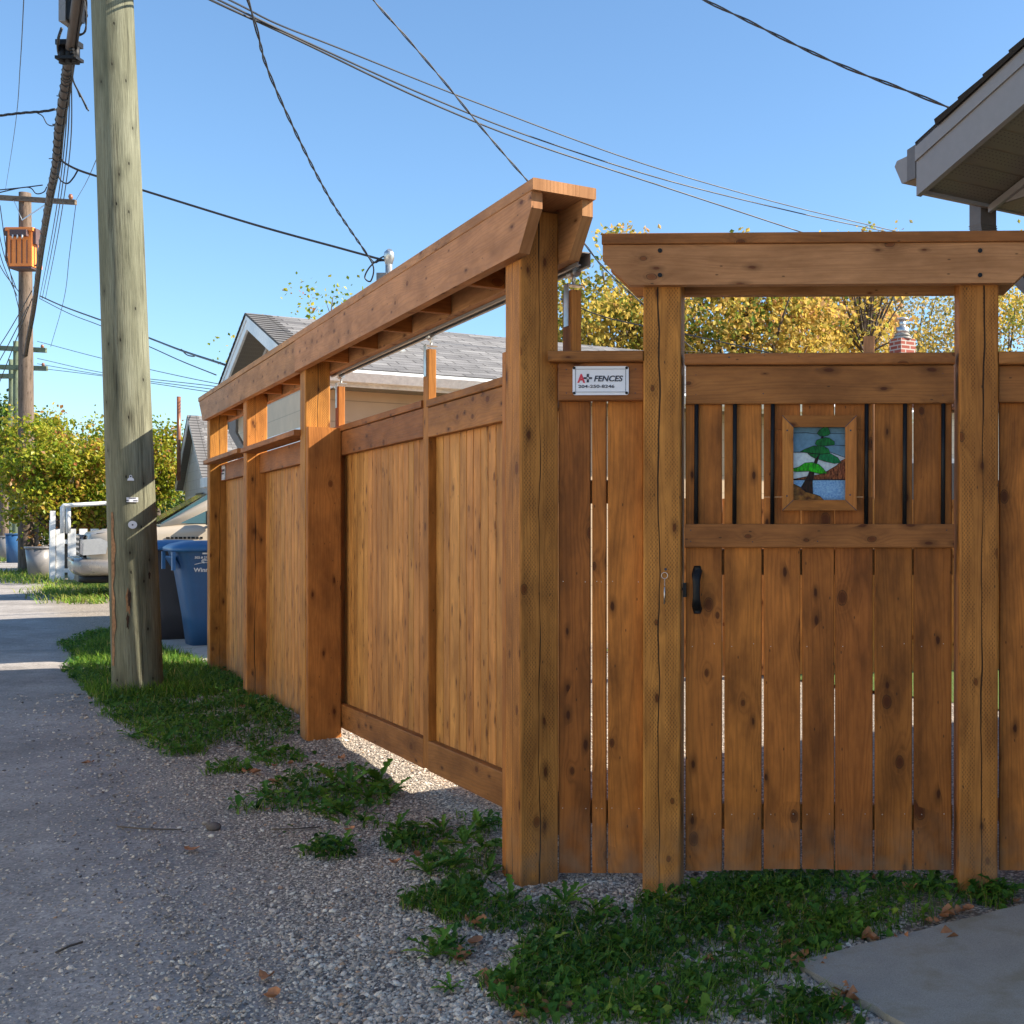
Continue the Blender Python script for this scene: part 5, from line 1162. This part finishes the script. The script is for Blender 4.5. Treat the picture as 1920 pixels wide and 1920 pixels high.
def pebbles(name, n, smin, smax, ymin, ymax, bfun, seed):
    rg = np.random.default_rng(seed); out = []
    Yv = 1 / rg.uniform(1 / ymax, 1 / ymin, n * 3); Xv = (rg.uniform(-120, 1700, n * 3) - PU) * Yv / FPX
    b_ = bcoord(Xv, Yv); p = bfun(b_, tcoord(Xv, Yv)); keep = rg.uniform(0, 1, n * 3) < p
    rb = (Xv - slabc[0]) * B.x + (Yv - slabc[1]) * B.y; rt = (Xv - slabc[0]) * A.x + (Yv - slabc[1]) * A.y
    keep &= ~((rb > -.01) & (rt < .01)); Xv, Yv = Xv[keep][:n], Yv[keep][:n]; n = len(Xv)
    s_ = smin * (smax / smin) ** (rg.uniform(0, 1, n) ** 2.2); s_ = s_ * np.clip(Yv / 5, .9, 1.6)
    sc_ = np.stack([s_ * rg.uniform(.8, 1.3, n), s_ * rg.uniform(.7, 1.1, n), s_ * rg.uniform(.4, .8, n)], 1)
    loc = icv[None] * rg.uniform(.72, 1.22, (n, 12, 1)) * sc_[:, None]; a_ = rg.uniform(0, 6.28, n); ca, sa = np.cos(a_)[:, None], np.sin(a_)[:, None]
    tl = rg.normal(0, .25, (n, 1)); x = loc[..., 0] * ca - loc[..., 1] * sa; y = loc[..., 0] * sa + loc[..., 1] * ca; z = loc[..., 2] + x * tl
    fade = np.clip((16 - np.abs(Yv - 5)) / 4, 0, 1) * np.clip((13 - np.abs(Xv + 3)) / 3, 0, 1)
    zz = gh(Xv, Yv) * fade + sc_[:, 2] * .25 + np.where(b_[keep][:n] < -.95, .004, 0)
    Vv = np.stack([x + Xv[:, None], y + Yv[:, None], z + zz[:, None]], -1).reshape(-1, 3); Fc = (icf[None] + (np.arange(n) * 12)[:, None, None]).reshape(-1, 3)
    tone = np.clip(rg.normal(.46, .27, n), 0, .93); tone = np.where(rg.uniform(0, 1, n) < .03, 1.0, tone); rn = np.stack([tone, rg.uniform(0, 1, n), rg.uniform(0, 1, n), np.ones(n)], 1)
    return tag(np_mesh(name, Vv, Fc, M['stone'], np.repeat(rn, 12, 0)), kind='stuff')
dens = lambda b_, t_: np.where(b_ < -1.7, .045, np.where(b_ < -.35, .045 + ((b_ + 1.7) / 1.35) ** 2 * .955, 1.0)) * (b_ < 1.9)
g = pebbles('gravel', 100000, .0028, .0085, 2.6, 8.5, dens, 5)
g2_ = pebbles('coarse_gravel', 9000, .0065, .0145, 2.6, 4.6, lambda b_, t_: np.where((b_ > -.8) & (b_ < .8), np.clip((.6 - t_) / 1.6, .03, 1), .012), 6)
tag(g, 'fine crushed limestone gravel along the foot of the fence', 'gravel'); tag(g2_, 'coarser pale gravel in the foreground', 'gravel')
# one larger dark stone and its pale neighbours
for (u, v, s_, lab, tone) in ((401, 1558, .036, 'smooth dark purple stone lying on the lane edge', .0), (386, 1547, .02, 'small bluish stone touching the dark stone', .25), (396, 1572, .014, 'small white stone in front of the dark stone', .85), (1128, 1698, .016, 'pale lump of gravel in front of the corner post', .7)):
    x, y = gnd(u, v); rg = np.random.default_rng(int(u)); loc = icv * rg.uniform(.85, 1.15, (12, 1)) * np.array([s_ * 1.1, s_ * .8, s_ * .65]) + np.array([x, y, gh_s(x, y) + s_ * .4])
    o = np_mesh('stone', loc, icf, M['stone'], np.repeat([[tone, .5, .5, 1]], 12, 0), smooth=True); tag(o, lab, 'stone'); sb = o.modifiers.new('s', 'SUBSURF'); sb.levels = 2; sb.render_levels = 2

def inpoly(x, y, poly):
    ins = np.zeros(len(x), bool); n = len(poly)
    for i in range(n):
        x1, y1 = poly[i]; x2, y2 = poly[(i + 1) % n]
        c = ((y1 > y) != (y2 > y)) & (x < (x2 - x1) * (y - y1) / (y2 - y1 + 1e-12) + x1); ins ^= c
    return ins
PATCH = {
 'A': [(745, 1700), (800, 1690), (880, 1660), (960, 1700), (1060, 1715), (1180, 1705), (1215, 1690), (1300, 1648), (1400, 1640), (1700, 1640), (1800, 1668), (1910, 1672), (1905, 1692), (1820, 1700), (1730, 1735), (1600, 1785), (1495, 1815), (1545, 1870), (1590, 1915), (1600, 1935), (980, 1935), (930, 1880), (900, 1850), (960, 1800), (1020, 1760), (880, 1745), (800, 1735)],
 'A2': [(800, 1600), (860, 1575), (940, 1570), (938, 1640), (900, 1680), (840, 1680), (790, 1650)], 'A3': [(790, 1770), (850, 1755), (900, 1790), (850, 1810), (800, 1800)],
 'B': [(480, 1510), (520, 1470), (600, 1440), (700, 1450), (735, 1490), (700, 1530), (720, 1550), (640, 1560), (590, 1530), (420, 1525), (410, 1510)],
 'C': [(465, 1400), (560, 1405), (575, 1430), (500, 1440), (460, 1425)], 'C2': [(375, 1442), (450, 1432), (470, 1448), (400, 1460)],
 'D': [(105, 1205), (205, 1180), (300, 1230), (385, 1238), (455, 1285), (450, 1300), (520, 1325), (560, 1375), (530, 1388), (400, 1400), (370, 1420), (285, 1420), (255, 1385), (200, 1350), (170, 1300), (120, 1265), (140, 1230)],
 'E': [(560, 1600), (620, 1585), (680, 1600), (650, 1618), (560, 1615)], 'E2': [(700, 1590), (780, 1560), (850, 1560), (800, 1610), (720, 1612)], 'E3': [(530, 1562), (580, 1565), (570, 1575)], 'H': [(860, 1530), (935, 1545), (940, 1580), (880, 1580)]}
WPOLY = {k: [gnd(*p) for p in v] for k, v in PATCH.items()}
def sample(poly, dens, rg, warp=.03):
    P_ = np.array(poly); lo, hi = P_.min(0), P_.max(0); n = int((hi - lo).prod() * dens); x = rg.uniform(lo[0], hi[0], n); y = rg.uniform(lo[1], hi[1], n)
    wx = x + warp * np.sin(17 * y) + warp * .6 * np.sin(41 * y + 9 * x); wy = y + warp * np.sin(19 * x) + warp * .6 * np.sin(37 * x - 7 * y)
    k = inpoly(wx, wy, poly)
    rb = (x - slabc[0]) * B.x + (y - slabc[1]) * B.y; rt = (x - slabc[0]) * A.x + (y - slabc[1]) * A.y; k &= ~((rb > 0.03 + .03 * np.sin(9 * rt)) & (rt < -.03 - .03 * np.sin(11 * rb)))
    den = np.sin(6.3 * x + 2) * np.sin(5.1 * y + 1) + .6 * np.sin(14 * x - 11 * y); k &= rg.uniform(-1.35, 1, n) < den + .15
    return x[k], y[k]
def blades(x, y, h, w_, rg, lean=.5):
    n = len(x); hh = h * rg.uniform(.45, 1.3, n); a_ = rg.uniform(0, 6.28, n); dx, dy = np.cos(a_), np.sin(a_); ln = hh * rg.uniform(.1, lean * 2, n); z0_ = gh(x, y)
    ww = w_ * rg.uniform(.6, 1.3, n); px_, py_ = -dy * ww, dx * ww
    pt = lambda f, k: np.stack([x + dx * ln * f ** 2 + px_ * k, y + dy * ln * f ** 2 + py_ * k, z0_ + hh * (f - .18 * f * f * lean)], -1)
    Vv = np.stack([pt(0, 1), pt(0, -1), pt(.55, .8), pt(.55, -.8), pt(1, 0.05), pt(1, -.05)], 1).reshape(-1, 3); b_ = np.arange(n) * 6
    Fc = np.concatenate([np.stack([b_, b_ + 1, b_ + 3, b_ + 2], 1), np.stack([b_ + 2, b_ + 3, b_ + 5, b_ + 4], 1)])
    t_ = np.clip(rg.normal(.45, .22, n), 0, .93); t_ = np.where(rg.uniform(0, 1, n) < .04, 1, t_); rn = np.stack([t_, rg.uniform(0, 1, n), t_, np.ones(n)], 1)
    return Vv, Fc, np.repeat(rn, 6, 0)
def merge(parts_):
    Vs, Fs, Rs, o = [], [], [], 0
    for v_, f_, r_ in parts_: Vs.append(v_); Fs.append(f_ + o); Rs.append(r_); o += len(v_)
    return np.concatenate(Vs), np.concatenate(Fs), np.concatenate(Rs)
rg = np.random.default_rng(21); pr_ = []
for k, d in (('A', 12000), ('A2', 4000), ('A3', 4000), ('B', 2200), ('C', 4000), ('C2', 5000), ('D', 3600), ('E', 3500), ('E2', 3500), ('H', 2500)):
    x, y = sample(WPOLY[k], d * .8, rg); pr_.append(blades(x, y, .055 if k != 'D' else .07, .0016 if k[0] == 'A' else .0024, rg, .7))
# tall grass at the pole foot and patches down the lane
x = base.x + rg.normal(0, .3, 2200); y = base.y - .05 + rg.normal(0, .22, 2200); k_ = (np.hypot(x - base.x, y - base.y) > .2) & (bcoord(x, y) > -.95); pr_.append(blades(x[k_], y[k_], .11, .003, rg))
x, y = sample([gnd(140, 1235), gnd(205, 1190), gnd(330, 1225), gnd(420, 1270), gnd(330, 1290), gnd(210, 1290)], 2600, rg); pr_.append(blades(x, y, .10, .003, rg))
for poly, d, h_ in (([(60, 1112), (100, 1098), (210, 1092), (330, 1095), (330, 1118), (205, 1134), (110, 1134)], 420, .14), ([(-60, 1078), (60, 1070), (108, 1088), (130, 1096), (60, 1097), (-60, 1092)], 260, .16), ([(-80, 1045), (40, 1040), (60, 1052), (-80, 1060)], 120, .2)):
    x, y = sample([gnd(*p) for p in poly], d, rg, .2); v_, f_, r_ = blades(x, y, h_, .008, rg, .9); r_[:, 0] = np.clip(r_[:, 0] + .35, 0, .93); pr_.append((v_, f_, r_))
Vv, Fc, rn = merge(pr_); tag(np_mesh('grass', Vv, Fc, M['grass'], rn), 'short green grass in patches beside the fence', 'grass', kind='stuff')
# clover-like ground cover: small rounded leaves on stalks
def cover(x, y, h, s, rg):
    n = len(x); z0_ = gh(x, y) + h * rg.uniform(.15, 1.1, n); s_ = s * rg.uniform(.5, 1.4, n); a0 = rg.uniform(0, 6.28, n); tx_, ty_ = rg.normal(0, .45, n), rg.normal(0, .45, n)
    pts_ = []; K = 6
    rr = [1.0, .82, 1.05, .55, 1.05, .82]
    for k in range(K):
        a_ = a0 + 2 * math.pi * k / K; lx, ly = np.cos(a_) * s_ * rr[k], np.sin(a_) * s_ * rr[k]; pts_.append(np.stack([x + lx, y + ly, z0_ + lx * tx_ + ly * ty_ + (.18 * s_ if k % 2 else 0)], -1))
    ctr_ = np.stack([x, y, z0_ - .12 * s_], -1); Vv = np.stack([ctr_] + pts_, 1).reshape(-1, 3); b_ = np.arange(n) * 7
    Fc = np.concatenate([np.stack([b_, b_ + 1 + k, b_ + 1 + (k + 1) % 6], 1) for k in range(6)])
    t_ = np.clip(rg.normal(.42, .2, n) + .25 * np.sin(3 * x) * np.sin(4 * y), 0, 1); return Vv, Fc, np.repeat(np.stack([t_, rg.uniform(0, 1, n), t_, np.ones(n)], 1), 7, 0)
pr_ = []
for k, d in (('A', 5600), ('A2', 1800), ('A3', 2500), ('B', 1900), ('C', 2600), ('C2', 2600), ('D', 1700), ('E', 3000), ('E2', 3000), ('E3', 3000), ('H', 2000)):
    x, y = sample(WPOLY[k], d, rg); pr_.append(cover(x, y, (.040 if k[0] == 'A' else .045), (.0115 if k[0] == 'A' else .0135), rg))
Vv, Fc, rn = merge(pr_); tag(np_mesh('ground_cover', Vv, Fc, M['weed'], rn), 'low leafy weeds creeping over the gravel by the gate and fence', 'weeds', kind='stuff')
# dandelions: toothed leaves in rosettes
def dandelion(x, y, s, rg, nl=11):
    Vs, Fs, o = [], [], 0; z = gh_s(x, y)
    for i_ in range(nl):
        a_ = rg.uniform(0, 6.28); L_ = s * rg.uniform(.6, 1.15); up_ = rg.uniform(.35, 1.1); d = np.array([math.cos(a_), math.sin(a_)]); p_ = np.array([-d[1], d[0]]); K = 9; tw = rg.normal(0, .25)
        for k in range(K):
            f = k / (K - 1); r_ = L_ * f; zz = z + .006 + L_ * (math.sin(up_) * f * 1.15 - .75 * math.sin(up_) * f * f * (1.0 if up_ < .8 else .6)); wd = L_ * .17 * (.25 + 1.1 * f - .95 * f ** 4) * (.45 if k % 2 == 0 and 0 < k < K - 1 else 1.0)
            if k == K - 1: wd = L_ * .01
            c_ = d * r_ * math.cos(up_ * .7); back = -d * (wd * .35 if k % 2 else 0)
            Vs += [(x + c_[0] + p_[0] * wd + back[0], y + c_[1] + p_[1] * wd + back[1], zz + wd * .35 + tw * wd), (x + c_[0], y + c_[1], zz), (x + c_[0] - p_[0] * wd + back[0], y + c_[1] - p_[1] * wd + back[1], zz + wd * .35 - tw * wd)]
        for k in range(K - 1):
            b_ = o + 3 * k; Fs += [(b_, b_ + 3, b_ + 4, b_ + 1), (b_ + 1, b_ + 4, b_ + 5, b_ + 2)]
        o += 3 * K
    return np.array(Vs), np.array(Fs), o
spots = [(545, 1425, .13), (500, 1415, .11), (305, 1402, .15), (370, 1405, .13), (655, 1480, .17), (625, 1470, .16), (710, 1470, .17), (690, 1500, .18), (590, 1500, .15), (640, 1530, .15), (500, 1505, .13), (730, 1495, .14),
 (590, 1603, .11), (640, 1600, .11), (760, 1590, .13), (830, 1565, .13), (745, 1560, .13), (870, 1590, .14), (905, 1600, .15), (900, 1560, .13), (850, 1640, .14), (800, 1650, .12), (915, 1650, .13), (960, 1700, .12), (1060, 1700, .11), (1120, 1715, .12), (1210, 1700, .10), (1240, 1690, .11),
 (1320, 1665, .11), (1370, 1660, .10), (1460, 1665, .12), (1520, 1655, .11), (1600, 1668, .11), (1650, 1660, .11), (1740, 1668, .12), (1830, 1672, .14), (1860, 1670, .12), (1885, 1676, .13), (1010, 1790, .11), (960, 1850, .12), (1180, 1760, .10), (1380, 1770, .11), (1510, 1885, .11), (1110, 1820, .10), (815, 1795, .13), (850, 1775, .11), (845, 1855, .06), (1290, 1830, .10), (1550, 1730, .1), (1180, 1880, .11), (1400, 1890, .11), (250, 1390, .14), (330, 1340, .14), (420, 1370, .15), (480, 1340, .15), (400, 1300, .14), (540, 1365, .14)]
for i_, (u, v, s_) in enumerate(spots):
    x, y = gnd(u, v); Vv, Fc, nn = dandelion(x, y, s_ * .82, rg, rg.integers(8, 14)); t_ = np.repeat(np.clip(rg.normal(.62, .2, nn // 27), 0, 1), 27); rn = np.stack([t_, t_ * 0 + .6, t_, t_ * 0 + 1], 1)
    o = np_mesh('dandelion', Vv, Fc, M['weed'], rn); rgn = ('in the big green patch before the far fence bays' if v < 1412 and u < 560 else 'in the loose weed clumps before the sliding gate' if v < 1545 and u < 780 else 'in the weeds left of the corner post foot' if u < 940 and v < 1690 else 'along the left rim of the gate weeds' if u < 900 else 'at the foot of the garden gate and its posts' if v < 1725 else 'inside the wide weed bed in the foreground')
    tag(o, 'leafy dandelion rosette ' + rgn, 'dandelion', 'dandelions ' + rgn)
# dead leaves
def dead(u, v, s, rot, lab):
    x, y = gnd(u, v); z = gh_s(x, y) + .012; K, J = 6, 3; Vs, Fs = [], []; c_, s_ = math.cos(rot), math.sin(rot); rr = random.Random(u * 7 + v); cu = rr.uniform(.8, 2.2); cv = rr.uniform(-.8, 1.4)
    for k in range(K + 1):
        f = k / K - .5; wd = .42 * math.sqrt(max(0, 1 - (2 * f) ** 2)) + .02 + (.08 if k % 2 else 0)
        for j in range(J + 1):
            g_ = (j / J - .5) * 2 * wd; px_, py_ = f * s * 1.3, g_ * s; pz = (f * f * cu + (g_ * g_) * cv) * s * 1.2 + rr.uniform(-.03, .03) * s; Vs.append((x + px_ * c_ - py_ * s_, y + px_ * s_ + py_ * c_, z + pz))
    for k in range(K):
        for j in range(J): b_ = k * (J + 1) + j; Fs.append((b_, b_ + 1, b_ + J + 2, b_ + J + 1))
    tag(np_mesh('dead_leaf', np.array(Vs), np.array(Fs), M['deadleaf'], smooth=True), lab, 'leaf', 'dead leaves ' + lab[23:])
dl = [(1588, 1868), (1575, 1862), (1597, 1872), (1568, 1878), (1600, 1880), (1590, 1905), (1500, 1800), (1530, 1770), (1628, 1765), (1640, 1770), (1495, 1812), (1740, 1735), (1800, 1715), (1815, 1712), (1770, 1728), (1778, 1722), (1905, 1688), (1760, 1735), (1780, 1765), (1705, 1672), (1520, 1730), (1480, 1705), (1470, 1770),
 (935, 1860), (950, 1880), (965, 1870), (990, 1890), (1010, 1870), (1035, 1895), (975, 1905), (905, 1830), (870, 1795), (890, 1775), (865, 1805), (925, 1850), (1060, 1895), (1000, 1860), (898, 1745), (510, 1885), (500, 1850), (830, 1555), (600, 1440), (620, 1452), (480, 1455), (462, 1452), (515, 1442), (545, 1437), (515, 1475), (500, 1525), (610, 1528), (655, 1566), (360, 1600), (450, 1325), (455, 1330), (160, 1435), (170, 1432), (740, 1632), (785, 1620), (880, 1735), (640, 1425), (1250, 1750), (1330, 1800), (1270, 1900), (1240, 1860), (1545, 1815), (1520, 1820), (1640, 1650), (1690, 1768)]
def leaf_place(u, v):
    if u > 1480: return 'at the edge of the concrete driveway' if v > 1680 and u > 1485 else 'at the foot of the gate'
    if u > 1150: return 'inside the foreground weed bed'
    if v > 1690: return 'in the leaf litter beside the coarse gravel' if u > 780 else 'alone on the lane near the bottom edge'
    return 'on the gravel before the sliding gate' if u > 380 else 'beside the lane left of the fence weeds'
for i_, (u, v) in enumerate(dl): dead(u, v, random.uniform(.024, .048), random.uniform(0, 6.28), 'curled brown dead leaf ' + leaf_place(u, v))
# twigs
for (p, lab) in (([(220, 1560), (270, 1562), (340, 1563)], 'long thin dry twig lying across the lane left of the dark stone'), ([(105, 1797), (130, 1785), (155, 1778)], 'short dark twig lying on the bare lane'), ([(510, 1562), (560, 1560), (600, 1557)], 'thin dry twig near the small weeds')):
    mb = MB(); mb.tube([Vector(gnd(*q_) + (gh_s(*gnd(*q_)) + .012,)) for q_ in p], .0035, 6); tag(mb.build('twig', M['bark']), lab, 'twig')
